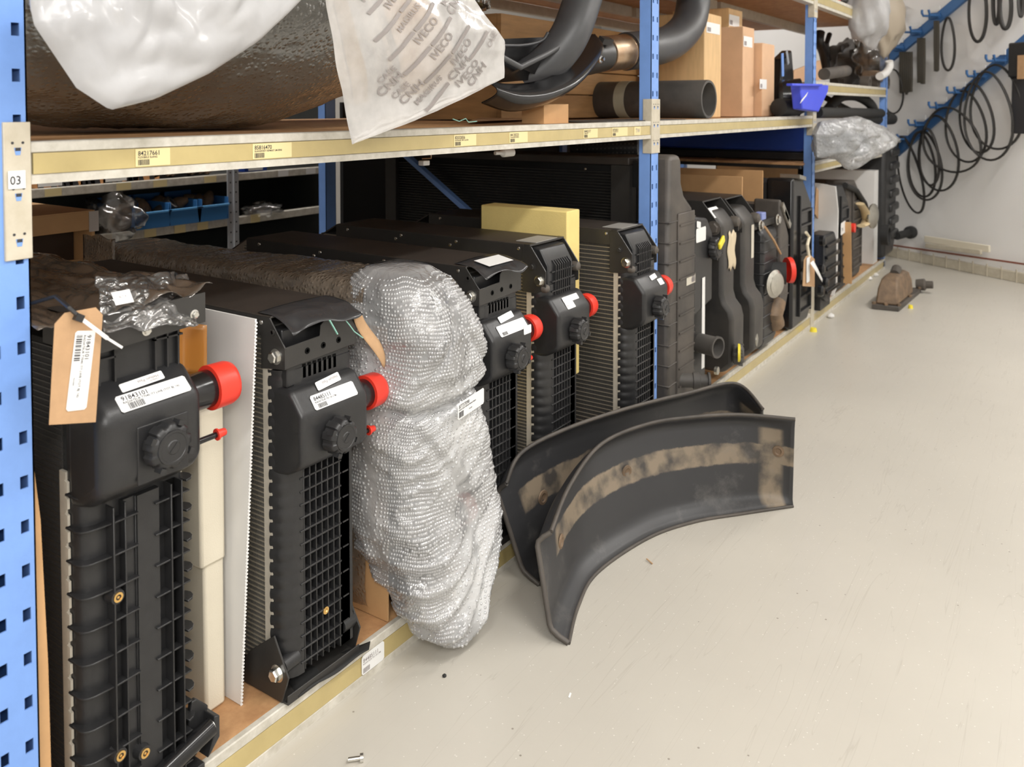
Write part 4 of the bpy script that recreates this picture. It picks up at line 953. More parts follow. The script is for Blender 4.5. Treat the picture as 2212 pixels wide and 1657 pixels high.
MB().tube([AY(1675, 650, -.03), AY(1668, 680, -.03), AY(1672, 700, -.03)], .05, 12).build('hose', RUST, r12)
def chamfer_rad(pxl, pxr, ptop, pbot, label, y0=-.03, nr=8, m=GLOSS, ch=.5, dep=.8):
    x0, x1 = xa(pxl), xa(pxr); zt, zb = za(pxl, ptop), za(pxr, pbot); zc = zt-(zt-zb)*.17
    zb = max(zb, BT+.01)
    sil = [(x0, zb), (x1-.06, zb), (x1, zb+.06), (x1, zc-.02), (x1-(x1-x0)*ch, zt-.01), (x0, zt)]
    root = far_tank(label, sil, y0, y0+.14, m, None, depth=dep, bev=.015)
    mb = MB(); d = (zc-zb-.04)/nr; xa_, xb_ = x0+(x1-x0)*.32, x1-(x1-x0)*.12
    for i in range(nr): mb.box(xa_, xb_, y0-.012, y0+.002, zb+.06+i*d, zb+.075+i*d)
    mb.box(xa_-.012, xa_, y0-.012, y0+.002, zb+.05, zc+.04); mb.box(xb_, xb_+.012, y0-.012, y0+.002, zb+.05, zc-.04)
    mb.build('face_ribs', m, root, bevel=.003)
    return root, x0, x1, zb, zt
r13, x0, x1, zb_, zt_ = chamfer_rad(1700, 1741, 386, 690, 'large glossy black ribbed radiator just left of the third blue upright')
MB().obox((x0+.10, -.0, zt_-.0), (.12, 0, -.02), (0, .10, 0), (0, 0, .02)).build('silver_plate', SILV, r13)
c_ = AY(1692, 592, -.08); MB().lathe(c_+V((.0, .06, 0)), (.35, -1, 0), [(0, .052), (.07, .052), (.07, .042), (.02, .04)], 28).build('hose_neck', RUB, r13)
MB().lathe(c_+V((.055, .0, .01)), (.8, -1, 0), [(0, .06), (.022, .062), (.022, .048), (0, .046)], 32).build('red_ring', RED, r13)
# hanging tag on the upright
tg3 = thing('hanging_tag', 'kraft tag with white sticker tied on the third blue upright', 'tag', AY(1746, 590, -.04))
q = [AY(px, py, -.075) for px, py in ((1734, 618), (1760, 620), (1760, 560), (1752, 552), (1742, 553), (1737, 562))]
mb = MB(); mb.add(q+[p+V((0, .002, 0)) for p in q], [tuple(range(6)), tuple(range(6, 12))[::-1]]+[(i, (i+1) % 6, 6+(i+1) % 6, 6+i) for i in range(6)]); mb.build('tag_card', TAG, tg3)
sticker(tg3, AY(1742, 612, -.079), (1, 0, 0), V((-.02, 0, 1)), .06, .13, [])
mb = MB(); mb.grid(lambda u, v: AY(1750+v*26+u*(7-6*v), 568+v*38+v*v*4-u*6, -.09-.02*math.sin(v*3)), 3, 10); mb.build('paper_end', WHITE, tg3, solid=.001)
MB().tube([AY(1741, 502, -.06), AY(1748, 512, -.06), AY(1744, 530, -.07), AY(1748, 557, -.075)], .008, 6).build('string', STRAP, tg3)
# bay three
o = MB(); pts = [AZ(1768, 636, .08), AZ(1800, 640, .08)]
bx = xa(1785); 
wl = thing('white_foam_board', 'white board leaning right of the third blue upright, its lower edge notched', 'board', (xa(1790), .1, BT))
q = [V((5.38, .30, .08)), V((5.38, .0, .08)), V((5.38, -.015, .14)), V((5.39, -.015, .60)), V((5.385, .0, .745)), V((5.385, .10, .76)), V((5.38, .32, .76))]
n_ = V((.018, .0, 0)); mb = MB(); k = len(q); mb.add(q+[p+n_ for p in q], [tuple(range(k)), tuple(range(k, 2*k))[::-1]]+[(i, (i+1) % k, k+(i+1) % k, k+i) for i in range(k)]); mb.build('panel', PPW, wl)
MB().obox(AY(1766, 440, .1), (.10, 0, -.05), (0, .004, 0), (.03, 0, .16)).build('taped_note', TAG, wl)
sm = thing('oil_cooler', 'small intricate black cooler with knobs in front of the white panel', 'cooler', (xa(1768), -.0, BT))
mb = MB(); x0, x1 = xa(1760), xa(1785); mb.prism([(x0, .16), (x0+.08, .12), (x1, .20), (x1, .46), (x1-.05, .51), (x0, .51)], 'y', -.06, .04); mb.build('body', BLK, sm, bevel=.012)
mb = MB()
for i in range(5): mb.box(x0, x1+.02, -.075, -.055, .18+i*.065, .20+i*.065)
mb.build('cross_bars', GLOSS, sm, bevel=.004)
for i, (px, py) in enumerate(((1772, 520), (1770, 580), (1778, 610), (1768, 628))):
    MB().lathe(AY(px, py, -.07), (0, -1, 0), [(0, .03), (.02, .03), (.03, .02), (.03, .008)], 16).build('knob', GLOSS, sm)
MB().cyl(AY(1780, 563, -.05), AY(1790, 560, -.05), .012).build('spigot', BLK, sm)
MB().box(x0+.02, x1-.02, -.03, .04, BT, .17).build('foot', BLK, sm)
r15, x0, x1, zb_, zt_ = chamfer_rad(1806, 1833, 400, 622, 'black radiator with small white sticker right of the leaning white panel', .0, 7, BLK)
sticker(r15, AY(1816, 509, -.02), (1, 0, .05), (0, 0, 1), .12, .075, [('TN', .02, .02, .03)], None)
MB().lathe(AY(1840, 492, -.02), (0, -1, 0), [(0, .03), (.02, .03)], 16).build('end_cap', RED, r15)
MB().bar(AY(1829, 480, -.03), AY(1831, 612, -.03), .01, .05, (0, -1, 0)).build('cardboard_edge', CARD, r15)
r16, x0, x1, zb_, zt_ = chamfer_rad(1836, 1868, 392, 600, 'black radiator with brown tape round its shoulder and round silver disc', .02, 8, BLK2)
mb = MB(); mb.tube([AY(px, py, -.02) for px, py in ((1858, 440), (1868, 455), (1872, 475), (1868, 485), (1860, 488))], .03, 8, squash=.4); mb.build('brown_tape', TAPE, r16)
MB().lathe(AY(1878, 466, -.03), (-.2, -1, 0), [(0, .05), (.02, .085), (.03, .085), (.045, .04)], 28).build('silver_disc', SILV, r16)
MB().tube([AY(1826, 400, .0), AY(1850, 412, .0), AY(1868, 440, .0), AY(1874, 462, .0)], .018, 10).build('hose', RUB, r16)
o = MB().prism([(xa(1862, .1), BT), (xa(1871, .1), BT), (xa(1871, .1), .76), (xa(1862, .1), .76)], 'y', .02, .5).build('white_foam_board', PPW); tag(o, 'white board right of the taped radiator at the rack end', 'board')
x0, x1 = 6.78, 7.22
S17 = [(x0, .10), (x1-.10, .10), (x1, .22), (x1, .92), (x1-.10, 1.0), (x0+.1, 1.02), (x0, .98)]
r17 = far_tank('bulky black ribbed tank at the far end of the rack, against the wall', S17, -.03, .30, BLK, None, depth=.5, bev=.03)
mb = MB()
for i in range(7): mb.box(x0+.16, x1+.015, -.05, .2, .22+i*.105, .28+i*.105)
mb.build('ribs', BLK, r17, bevel=.015)
MB().lathe(AY(1905, 507, -.05), (0, -1, 0), [(0, .075), (.05, .075), (.05, .055), (0, .05)], 28).build('outlet', RUB, r17)
MB().lathe(AY(1937, 510, -.05), (1, -.2, 0), [(0, .03), (.25, .03), (.26, .05), (.3, .05)], 20).build('pipe', RUB, r17)

# cardboard sheets behind
def slab(name, label, cat, pts, th, m, bevel=.001):
    """pts: world corners; thickness vector th"""
    mb = MB(); k = len(pts); th = V(th); mb.add([V(p) for p in pts]+[V(p)+th for p in pts], [tuple(range(k)), tuple(range(k, 2*k))[::-1]]+[(i, (i+1) % k, k+(i+1) % k, k+i) for i in range(k)])
    return tag(mb.build(name, m, bevel=bevel), label, cat)
slab('cardboard_sheet', 'wide cardboard sheet standing on edge behind the elbow-tank radiators', 'cardboard', [(3.99, .10, BT), (3.99, 1.25, BT), (3.99, 1.25, .885), (3.99, .10, .895)], (.008, 0, 0), CARD)
slab('cardboard_sheet', 'narrow cardboard sheet left of the glossy black radiator', 'cardboard', [(4.30, .10, BT), (4.30, .9, BT), (4.30, .9, .90), (4.30, .10, .905)], (.008, 0, 0), CARD)
slab('cardboard_sheet', 'brown cardboard sheet at the back behind the third upright', 'cardboard', [(5.0, .6, BT), (6.2, .45, BT), (6.2, .45, .96), (5.0, .6, .96)], (.0, .01, 0), CARD)
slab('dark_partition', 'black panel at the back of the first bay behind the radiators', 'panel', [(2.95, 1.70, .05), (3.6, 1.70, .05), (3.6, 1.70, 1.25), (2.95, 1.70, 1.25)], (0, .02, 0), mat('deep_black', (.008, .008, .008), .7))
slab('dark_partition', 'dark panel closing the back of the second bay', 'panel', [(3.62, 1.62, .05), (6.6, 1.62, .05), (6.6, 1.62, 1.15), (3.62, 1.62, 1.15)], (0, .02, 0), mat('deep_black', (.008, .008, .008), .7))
hk = thing('hanging_hook', 'small white block hung on a copper hook under the beam', 'hook', AY(915, 350, .3))
mb = MB(); mb.obox(AY(916, 352, .3), (.028, 0, 0), (0, .02, 0), (0, 0, .014)); mb.build('white_block', PPW, hk, bevel=.002)
MB().tube([AY(931, 330, .3), AY(931, 342, .3), AY(912, 343, .3)], .002, 6).build('hook', COPP, hk)
wt = thing('white_fitting', 'small white plastic fitting lying on the large black radiator', 'fitting', AY(1090, 325, .35))
MB().lathe(AY(1108, 329, .2), (-1, .3, 0), [(0, .012), (.04, .014), (.05, .006), (.07, .006)], 16).build('body', PPW, wt)

# ------------------------------------------------------------------ rear silver shelving
YR = 2.3
rs = thing('rear_shelving', 'light grey perforated-angle shelving seen through the first bay', 'shelving', (2.6, YR, 0))
def zr(px, py): return AY(px, py, YR).z
for z_t, z_b in ((.863, .825), (.642, .602), (.41, .37)):
    MB().box(.9, 3.40, YR-.003, YR+.03, z_b+.03, z_t+.03).build('shelf_edge', GREY if z_t < .5 else LIP, rs, bevel=.004)
    MB().box(.9, 3.40, YR+.01, YR+.5, z_t+.012, z_t+.022).build('shelf_plate', DARK, rs, smooth=0)
xp = AY(502, 450, YR).x
mb = MB(); mb.box(xp-.035, xp+.03, YR-.012, YR-.004, 0, 2.2)
mb.box(xp-.004, xp, YR-.02, YR-.01, 0, 2.2)
up = mb.build('angle_post', mat('grey_post', (.48, .50, .53), .4, .2), rs, smooth=0)
mb = MB()
for i in range(40):
    for dx in (-.02, .014): mb.lathe((xp+dx, YR-.0125, .1+i*.05), (0, -1, 0), [(0, .0045), (.0006, .0045)], 8)
mb.build('post_holes', INK, rs, smooth=0)
MB().box(.9, 3.46, YR+.5, YR+.51, 0, 2.2).build('back_panel', DARK, rs, smooth=0)
MB().box(3.42, 3.435, YR-.01, YR+.5, 0, 2.2).build('side_panel', DARK, rs, smooth=0)
mb = MB()
for px in (95, 250, 330, 440, 600, 660):
    x = AY(px, 400, YR).x; rs_ = None
    sticker(rs, (x, YR-.0045, .858), (1, 0, 0), (0, 0, 1), .07, .032, [], None, [YLAB if px < 450 else WHITE, INKG], 'shelf_label', round_=False)
for px in (310, 375, 425, 540):
    x = AY(px, 500, YR).x; sticker(rs, (x, YR-.006, .632), (1, 0, 0), (0, 0, 1), .06, .042, [], None, [YLAB, INKG], 'shelf_label', round_=False)
binp = None
for i, (px, lb) in enumerate(((332, 'blue open bin, leftmost of three, holding a hollow dark tube'), (402, 'middle one of three blue bins on the rear shelf'), (461, 'rightmost of three blue bins beside the grey post'))):
    c = AY(px, 500, YR-.02); w_ = .092; zb2 = .672; y0 = YR-.02
    t = thing('storage_bin', lb, 'bin', (c.x, y0, zb2), 'blue bins on the rear shelf')
    mb = MB(); x0, x1 = c.x-w_, c.x+w_
    mb.prism([(x0+.01, zb2), (x1-.01, zb2), (x1, zb2+.075), (x0, zb2+.075)], 'y', y0, y0+.004)
    mb.box(x0+.008, x1-.008, y0, y0+.3, zb2, zb2+.004); mb.box(x0, x0+.004, y0, y0+.3, zb2, zb2+.11); mb.box(x1-.004, x1, y0, y0+.3, zb2, zb2+.11); mb.box(x0, x1, y0+.3, y0+.304, zb2, zb2+.13)
    mb.build('bin_body', BINB, t, bevel=.002)
    MB().box(x0-.003, x1+.003, y0-.005, y0+.003, zb2+.068, zb2+.078).build('rim', mat('bin_rim', (.12, .40, .78), .35), t, bevel=.002)
    for k in range(3):
        q = V((c.x+random.uniform(-.06, .06), y0+random.uniform(.06, .2), zb2+.09)); pt = thing('machine_part', ('back', 'middle', 'front')[k]+' dark machine part in the '+('leftmost', 'middle', 'rightmost')[i]+' blue bin', 'machine part', q, 'machine parts in the blue bins')
        MB().lathe(q, (random.uniform(-1, 1), random.uniform(-1, 1), .5), [(-.04, .02), (-.01, .03), (.01, .03), (.04, .018), (.05, .012)], 14).build('casting', RUST, pt)
q0, q1 = AY(325, 475, YR+.1), AY(372, 436, YR+.02)
ht = thing('hollow_tube', 'dark hollow steel tube leaning in the leftmost blue bin', 'tube', q0)
MB().lathe(q0, q1-q0, [(0, .03), ((q1-q0).length, .033), ((q1-q0).length, .018), (.02, .016)], 24).build('tube_wall', PIPEW, ht)
q0, q1 = AY(432, 470, YR+.25), AY(430, 428, YR+.05)
ht = thing('hollow_tube', 'dark ring-ended tube above the rightmost blue bin', 'tube', q0)
MB().lathe(q0, (0, -1, .3), [(0, .02), (.18, .022), (.18, .010), (.05, .009)], 20).build('tube_wall', PIPEW, ht)
gb = thing('wrapped_bundle', 'greyish plastic-wrapped bundle left of the blue bins', 'bundle', AY(260, 470, YR))
def blob(c, r, seed, amp=.15, nu=28, nv=18):
    c = V(c)
    def f(u, v):
        t, p = 2*PI*u, PI*v; d = V((math.cos(t)*math.sin(p), math.sin(t)*math.sin(p), math.cos(p)))
        k = 1+amp*nz(d, 2.2, seed)+amp*.5*abs(nz(d, 5, seed+3)); return c+V((d.x*r[0], d.y*r[1], d.z*r[2]))*k
    m_ = MB(); m_.grid(f, nu, nv, wrap=True); return m_
blob(AY(245, 468, YR+.05), (.105, .12, .095), 3, .55).build('wrap', CLEAR, gb, smooth=120); MB().obox(AY(248, 470, YR+.06), (.12, 0, .03), (0, .12, 0), (.02, 0, .13)).build('content', mat('grey_brown', (.22, .19, .16), .5), gb, bevel=.02)
ib = thing('clear_bag', 'crumpled clear plastic bag on the shelf right of the grey post', 'bag', AY(570, 450, YR))
blob(AY(568, 452, YR+.03), (.10, .08, .035), 6, .5).build('bag_film', CLEAR, ib, smooth=120); MB().obox(AY(566, 457, YR+.05), (.10, 0, 0), (0, .05, 0), (0, 0, .025)).build('content', GREY, ib, bevel=.004)
for k in range(5):
    px = 118+k*47; c = AY(px, 402, YR+.03); t = thing('striped_carton', ['orange and black striped carton on the upper rear shelf, leftmost', 'orange and black striped carton, second from left on upper rear shelf', 'orange and black striped carton, middle of five on upper rear shelf', 'orange and black striped carton, fourth from left on upper rear shelf', 'orange and black striped carton, rightmost on upper rear shelf'][k], 'carton', c, 'striped cartons')
    x0 = c.x-.085; z0 = .893; MB().box(x0, x0+.17, YR+.02, YR+.2, z0, z0+.10).build('box', mat('orange_card', (.75, .38, .16), .6), t, bevel=.001)
    for j in range(3): MB().prism([(x0+.01+j*.055, z0), (x0+.035+j*.055, z0), (x0+.01+j*.055, z0+.1), (x0-.0+j*.055, z0+.1)], 'y', YR+.0185, YR+.02).build('black_stripe', INK, t)
    if k in (0, 3): sticker(t, (x0+.01, YR+.0175, z0+.005), (1, 0, 0), (0, 0, 1), .10, .03, [], round_=False)
for k, px in enumerate((345, 385, 425)):
    c = AY(px, 388, YR+.06); t = thing('dark_bin', ['dark divided bin right of the striped cartons', 'dark parts heap on upper rear shelf', 'dark parts heap left of the grey post, upper rear shelf'][k], 'bin', c)
    MB().box(c.x-.07, c.x+.06, YR+.04, YR+.2, .893, .975).build('body', BLK, t, bevel=.003); mb = MB()
    for j in range(6): mb.obox((c.x+random.uniform(-.06, .05), YR+.03, .905+random.random()*.03), (.03, 0, .01), (0, .02, 0), (0, 0, .012))
    mb.build('rods', RUST, t)
c = AY(556, 365, YR); t = thing('blue_carton', 'blue and white small carton on the shelf right of the grey post', 'carton', (c.x, YR, .94)); MB().box(c.x-.07, c.x+.07, YR+.01, YR+.12, .895, .98).build('box', TUBB, t); MB().box(c.x-.05, c.x+.04, YR+.006, YR+.0095, .90, .95).build('label', WHITE, t)
# open cardboard box on the floor board behind the first radiator
cb = thing('open_carton', 'open brown cardboard box with taped flaps behind the nearest radiator', 'box', AY(140, 520, 1.3))
x0, x1 = .95, AY(205, 500, 1.25).x; zt_ = AY(150, 462, 1.25).z; zb_ = zt_-.14
MB().box(x0, x1, 1.25, 1.63, zt_, zt_+.004).build('top_flap', CARD, cb)
MB().box(x0, x1-.012, 1.35, 1.36, zb_-.05, zt_-.002).build('inner_shade_panel', mat('inside_shade', (.05, .03, .018), .8), cb)  # added panel, its dark brown paints the shade under the closed top
for (a_, b_) in ((x0, x1),): 
    MB().box(a_, b_-.0, 1.25, 1.256, zt_-.055, zt_).build('front_flap', CARD, cb, bevel=.001)
    MB().box(b_-.01, b_, 1.25, 1.65, zb_-.3, zt_).build('side_panel', CARD, cb, bevel=.001); MB().box(a_, b_, 1.62, 1.63, zb_-.3, zt_-.01).build('back_panel', CARD, cb)
    MB().box(a_, b_, 1.252, 1.26, zb_-.3, zb_+.0).build('front_panel', CARD, cb)
    MB().obox((b_-.004, 1.248, zt_-.03), (.03, 0, 0), (0, .002, 0), (0, 0, .062)).build('tape', mat('pale_tape', (.55, .50, .46), .35), cb)
slab('pale_sheet', 'pale yellowish clear sheet lying behind the nearest radiator film', 'plastic sheet', [(.62, .50, .925), (.98, .72, .925), (1.0, .95, .95), (.62, 1.2, .97)], (0, 0, .003), mat('pale_sheet', (.40, .37, .24), .3))

# ------------------------------------------------------------------ upper shelf of the rack
ZS = 1.177
bt = thing('wrapped_tank', 'large tank in brown-grey bubble wrap lying on the upper shelf, left bay', 'tank', (1.1, .4, ZS))
def tankf(u, v):
    t, p = 2*PI*u, PI*v; sx = math.cos(p); e = .72; sc = lambda q, e_=e: math.copysign(abs(q)**e_, q)
    c = V((1.30, .42, ZS+.335)); rr = abs(math.sin(p))**.55
    q = V((.80*sc(sx, .8), .36*rr*math.cos(t), .335*rr*math.sin(t)))
    lift = .30*max(0, (q.x+.05)/.7)**1.8 if math.sin(t) < 0 else 0
    n = V((.3*sx, math.cos(t), math.sin(t)))
    q_ = V((q.x*.5, q.y, q.z)); d = .010*nz(q_+V((9, 0, 0)), 7)+.006*(.3-abs(nz(q_, 22, 2)))*2+.003*nz(q_, 60, 4)
    q += n*d; q.z = max(q.z+lift*.8, -.333)
    return c+q
mb = MB(); mb.grid(tankf, 130, 150, wrap=True); mb.build('bubble_wrap', BUBT, bt, smooth=180)
mb = MB(); mb.grid(lambda u, v: V((1.30, .42, ZS+.335))+(V(tankf(u, v))-V((1.30, .42, ZS+.335)))*.97, 40, 30, wrap=True); mb.build('tank_shell', mat('dark_tank', (.10, .085, .05), .6, var=.7, vs=4, col2=(.20, .16, .07)), bt, smooth=180)
for (za_, l0_, l1_) in ((1.265, .62, 1.5), (1.235, 1.0, 1.35)):
    pass
# white bag hanging over the beam
hb = thing('white_bag', 'big white plastic bag hanging down at the top left', 'bag', AY(330, 100, -.12))
OUT = [(62, -60), (66, 20), (74, 55), (165, 190), (238, 238), (335, 214), (450, 160), (560, 88), (655, -4), (700, -60)]
def outl(t):
    t *= len(OUT)-1; i = min(int(t), len(OUT)-2); f = t-i; return (OUT[i][0]+(OUT[i+1][0]-OUT[i][0])*f, OUT[i][1]+(OUT[i+1][1]-OUT[i][1])*f)
def bagf(side):
    def f(u, v):
        ox, oy = outl(u); cx_, cy_ = 380, -60; px = cx_+(ox-cx_)*v; py = cy_+(oy-cy_)*v
        th_ = math.sqrt(max(0, 1-v**3))
        p = AY(px, py, -.10+.012*nz((px*.01, py*.01, 1), 1.0)); p.y += side*(.035*th_)+side*.020*th_*(nz((px*.012, py*.012, 3), 1.)+.8*abs(nz((px*.02, py*.014, 6), 1.)))
        return p
    return f
mb = MB(); mb.grid(bagf(-1), 60, 36); mb.grid(bagf(1), 60, 36); mb.build('bag_film', WBAG, hb, smooth=180)
# printed clear bag with paper parts
pb = thing('printed_bag', 'clear plastic bag printed with slanted grey words IVECO and CNH hanging over the beam', 'bag', AY(880, 200, -.12))
yb = -.12
def pbf(s, t):      # s across, t down (0..1); outline of the bag in its own plane
    L_ = AY(703+57*t, 312*t, yb); R_ = AY(1028+62*min(1, t*1.9), 168*t+0*t, yb)
    # bottom edge sags between the two lower corners
    p = L_.lerp(R_, s)
    if t > .0: p.z -= (.008*math.sin(PI*s)*t)
    p.y += -.02*math.sin(PI*s)*math.sin(PI*min(1, t+.15))+.005*nz((s*5, t*3, 0), 1.1)+.005*abs(nz((s*4, t*2, 5), 1.6))
    return p
FT = -.35
mb = MB(); mb.grid(lambda s, t: pbf(s, FT+(1-FT)*t), 50, 50); mb.grid(lambda s, t: pbf(s, FT+(1-FT)*t)+V((0, .018*math.sin(PI*s)**.5 if s not in (0, 1) else 0, 0)), 50, 50)
mb.build('bag_film', MILK, pb, smooth=180)
SZ = V((AY(1059, 100, yb)-AY(730, 100, yb))).length
def pt2(px, py):      # a point of the flat bag to its surface
    s_ = .5
    for _ in range(5):
        t_ = py/(312-144*s_); L_ = 703+57*t_; R_ = 1028+62*min(1, t_*1.9); s_ = (px-L_)/(R_-L_)
    return s_, t_
mbp = MB(); rr = random.Random(11); ca, sa = math.cos(math.radians(51)), math.sin(math.radians(51))
def pput(vs, fs, ox, oy, sz):
    P = []
    for p in vs:
        a_, b_ = p[0]*sz, p[1]*sz; s_, t_ = pt2(ox+a_*ca-b_*sa, oy-a_*sa-b_*ca)
        if not (.15 < s_ < .985 and -.3 < t_ < .975): return
        P.append(pbf(s_, t_)+V((0, -.0025, 0)))
    mbp.add(P, fs)
BARG = ([(i*.5, y_, 0) for i in range(7) for y_ in (0, .30)], [(2*i, 2*i+2, 2*i+3, 2*i+1) for i in range(6)])
for row in range(-16, 24):
    ox0, oy0 = 880+row*23*sa, 160+row*23*ca; pos = -420+rr.random()*60; k = rr.randrange(4)
    while pos < 420:
        ox, oy = ox0+pos*ca, oy0-pos*sa
        if row % 2:
            if k % 3 == 0: pput(*text_geo('CNH'), ox, oy, 27); pos += 62
            else: pput(*BARG, ox, oy+2, 26); pos += 82
        else:
            wd = ('IVECO', 'MAGIRUS', 'IVECO', 'CASE')[k % 4]; pput(*text_geo(wd), ox, oy, 24 if wd == 'IVECO' else 18)
            if wd == 'IVECO' and k % 2: pput(*text_geo('ASTRA'), ox+14*sa*.8+6*ca, oy+14*ca*.8-6*sa, 13)
            pos += 108
        k += 1
mbp.build('printing', [mat('print_ink', (.24, .215, .205), .5)], pb, smooth=0)
mb = MB(); mb.grid(lambda s, t: pbf(.06+s*.07, FT+(.75-FT)*t)+V((0, .006, 0)), 4, 14); mb.build('brown_paper', mat('brown_paper', (.50, .33, .14), .6, var=.4, vs=12), pb)
mb = MB(); mb.grid(lambda s, t: pbf(.30+s*.32, FT+(.80-FT)*t)+V((0, .006, 0)), 6, 10); mb.build('tan_card', mat('tan_card', (.78, .58, .40), .6, var=.25, vs=9), pb)

# exhaust parts and scoop in the middle of the upper shelf
def bez(P, n=24):
    P = [V(p) for p in P]; out = []
    for i in range(len(P)-1):
        p0 = P[max(i-1, 0)]; p1 = P[i]; p2 = P[i+1]; p3 = P[min(i+2, len(P)-1)]
        for k in range(n):
            t = k/n; out.append(.5*((2*p1)+(-p0+p2)*t+(2*p0-5*p1+4*p2-p3)*t*t+(-p0+3*p1-3*p2+p3)*t**3))
    out.append(P[-1]); return out
ex = thing('exhaust_pipe', 'matt black curved exhaust elbow rising behind the left of the middle upright', 'pipe', AY(1230, 60, .1))
MB().tube(bez([AY(1275, -60, .10), AY(1258, 0, .10), AY(1228, 80, .10), AY(1180, 140, .14), AY(1130, 175, .2)], 10), [.062]*41, 32).build('pipe_wall', PIPE, ex, smooth=60)
ep = thing('exhaust_elbow', 'grey-black exhaust elbow with ribbed heat-tinted coupling passing behind the middle upright', 'pipe', AY(1380, 110, .15))
pts = bez([AY(1250, 128, .2), AY(1300, 118, .2), AY(1345, 112, .18), AY(1400, 105, .15), AY(1450, 90, .15), AY(1485, 55, .16), AY(1497, 10, .17), AY(1500, -50, .17)], 8)
MB().tube(pts[17:], .072, 32).build('pipe_wall', PIPE, ep, smooth=60)
MB().tube(pts[:9], .062, 28).build('sleeve', STEEL, ep, smooth=60)
mb = MB(); a_ = AY(1303, 117, .2); b_ = AY(1350, 112, .18); d_ = (b_-a_); L_ = d_.length; prof = [(0, .055), (.004, .064)]
for i in range(11): prof += [(.006+i*(L_-.012)/11, .060), (.006+(i+.5)*(L_-.012)/11, .066)]
prof += [(L_-.004, .068), (L_, .06)]; mb.lathe(a_, d_, prof, 36); mb.build('ribbed_coupling', COPP, ep, smooth=30)
MB().obox(AY(1308, 88, .14), (.07, 0, 0), (0, .02, .012), (0, -.01, .02)).build('clamp_tab', STEEL, ep)
MB().lathe(AY(1294, 128, .13), (0, -1, 0), [(0, .014), (.008, .014), (.01, .007), (.02, .006)], 6).build('clamp_bolt', ZINC, ep)
sc_ = thing('plastic_scoop', 'glossy black curved duct half-shell lying behind the printed bag', 'duct', AY(1200, 200, .1))
def scoop(u, v):      # concave crescent shell: outer rim runs below, inner rim above
    o_ = [AY(px, py, yy) for px, py, yy in ((1040, 222, .12), (1100, 240, .09), (1170, 228, .07), (1232, 195, .07), (1272, 150, .10), (1292, 105, .14), (1262, 75, .20))]
    i_ = [AY(px, py, yy) for px, py, yy in ((1050, 175, .10), (1095, 182, .10), (1150, 178, .10), (1200, 160, .10), (1236, 130, .12), (1256, 96, .16), (1258, 76, .20))]
    def cr(P, t):
        t *= len(P)-1; i = min(int(t), len(P)-2); f = t-i; p0, p1, p2, p3 = P[max(i-1, 0)], P[i], P[i+1], P[min(i+2, len(P)-1)]
        return .5*((2*p1)+(-p0+p2)*f+(2*p0-5*p1+4*p2-p3)*f*f+(-p0+3*p1-3*p2+p3)*f**3)
    a_, b_ = cr(i_, u), cr(o_, u); p = a_.lerp(b_, v); p.y -= .045*math.sin(PI*v); return p
mb = MB(); mb.grid(scoop, 40, 14); mb.build('outer_shell', GLOSS, sc_, solid=.004, smooth=60)
MB().tube([AY(1075, 118, .08), AY(1125, 145, .07), AY(1180, 118, .08), AY(1226, 92, .09), AY(1231, 78, .09)], .0055, 8, squash=1.6).build('front_rim', PIPE, sc_, smooth=60)
mb = MB(); P4 = [AY(1070, 116, .10), AY(1125, 146, .09), AY(1228, 92, .10), AY(1258, 100, .16), AY(1180, 170, .16), AY(1060, 180, .14)]; mb.add(P4+[p+V((0, .005, 0)) for p in P4], [tuple(range(6)), tuple(range(6, 12))[::-1]]+[(i, (i+1) % 6, 6+(i+1) % 6, 6+i) for i in range(6)]); mb.build('inner_web', GLOSS, sc_)
MB().tube(bez([AY(1070, 98, .16), AY(1130, 98, .15), AY(1170, 88, .14), AY(1184, 70, .13)], 6), .005, 8).build('back_rim', PIPE, sc_)
mb = MB(); P4 = [AY(1060, 85, .20), AY(1180, 80, .20), AY(1160, 150, .20), AY(1060, 150, .20)]; mb.add(P4+[p+V((0, .01, 0)) for p in P4], [(0, 1, 2, 3), (7, 6, 5, 4), (0, 4, 5, 1), (1, 5, 6, 2), (2, 6, 7, 3), (3, 7, 4, 0)]); mb.build('rear_shell', BLK, sc_)
# drum tube with sticker and the open one right of it
tb = thing('air_tube', 'large dusty black tube with open right end lying on the shelf', 'tube', AY(1450, 210, .1))
b_ = AY(1532, 207, .0); a_ = b_+V((.03, .66, 0)); r_ = .078
a_.z = b_.z = ZS+r_+.004; d_ = b_-a_; L_ = d_.length
MB().lathe(a_, d_, [(0, r_*.9), (.01, r_), (L_-.006, r_), (L_, r_*.98), (L_, r_*.86), (L_-.15, r_*.84), (L_-.3, r_*.8)], 48).build('tube_wall', PIPEW, tb, smooth=50)
mb = MB(); q_ = a_+d_*.40; mb.lathe(q_, d_, [(0, r_), (0, r_+.0012), (.05, r_+.0012), (.05, r_)], 48); mb.build('band_label', mat('band_label', (.42, .42, .33), .4, var=.2, vs=30), tb)
slab('wood_block', 'orange wooden block under the scoop on the shelf', 'block', [(AY(1175, 240, .1).x, .10, ZS), (AY(1228, 240, .1).x, .10, ZS), (AY(1228, 240, .1).x, .10, ZS+.06), (AY(1175, 240, .1).x, .10, ZS+.06)], (0, .08, 0), CARD)
slab('cardboard_scrap', 'flat curled cardboard scrap under the large dusty tube', 'cardboard', [(2.45, .02, ZS+.002), (3.1, .02, ZS+.002), (3.1, .25, ZS+.002), (2.45, .25, ZS+.002)], (0, 0, .003), PIPEW)
slab('paper_slip', 'brown paper slip lying on the beam edge right of the printed bag', 'paper', [AZ(1008, 263, ZS+.008), AZ(1140, 258, ZS+.008), AZ(1120, 252, ZS+.010), AZ(1040, 254, ZS+.012)], (0, 0, .001), TAG)
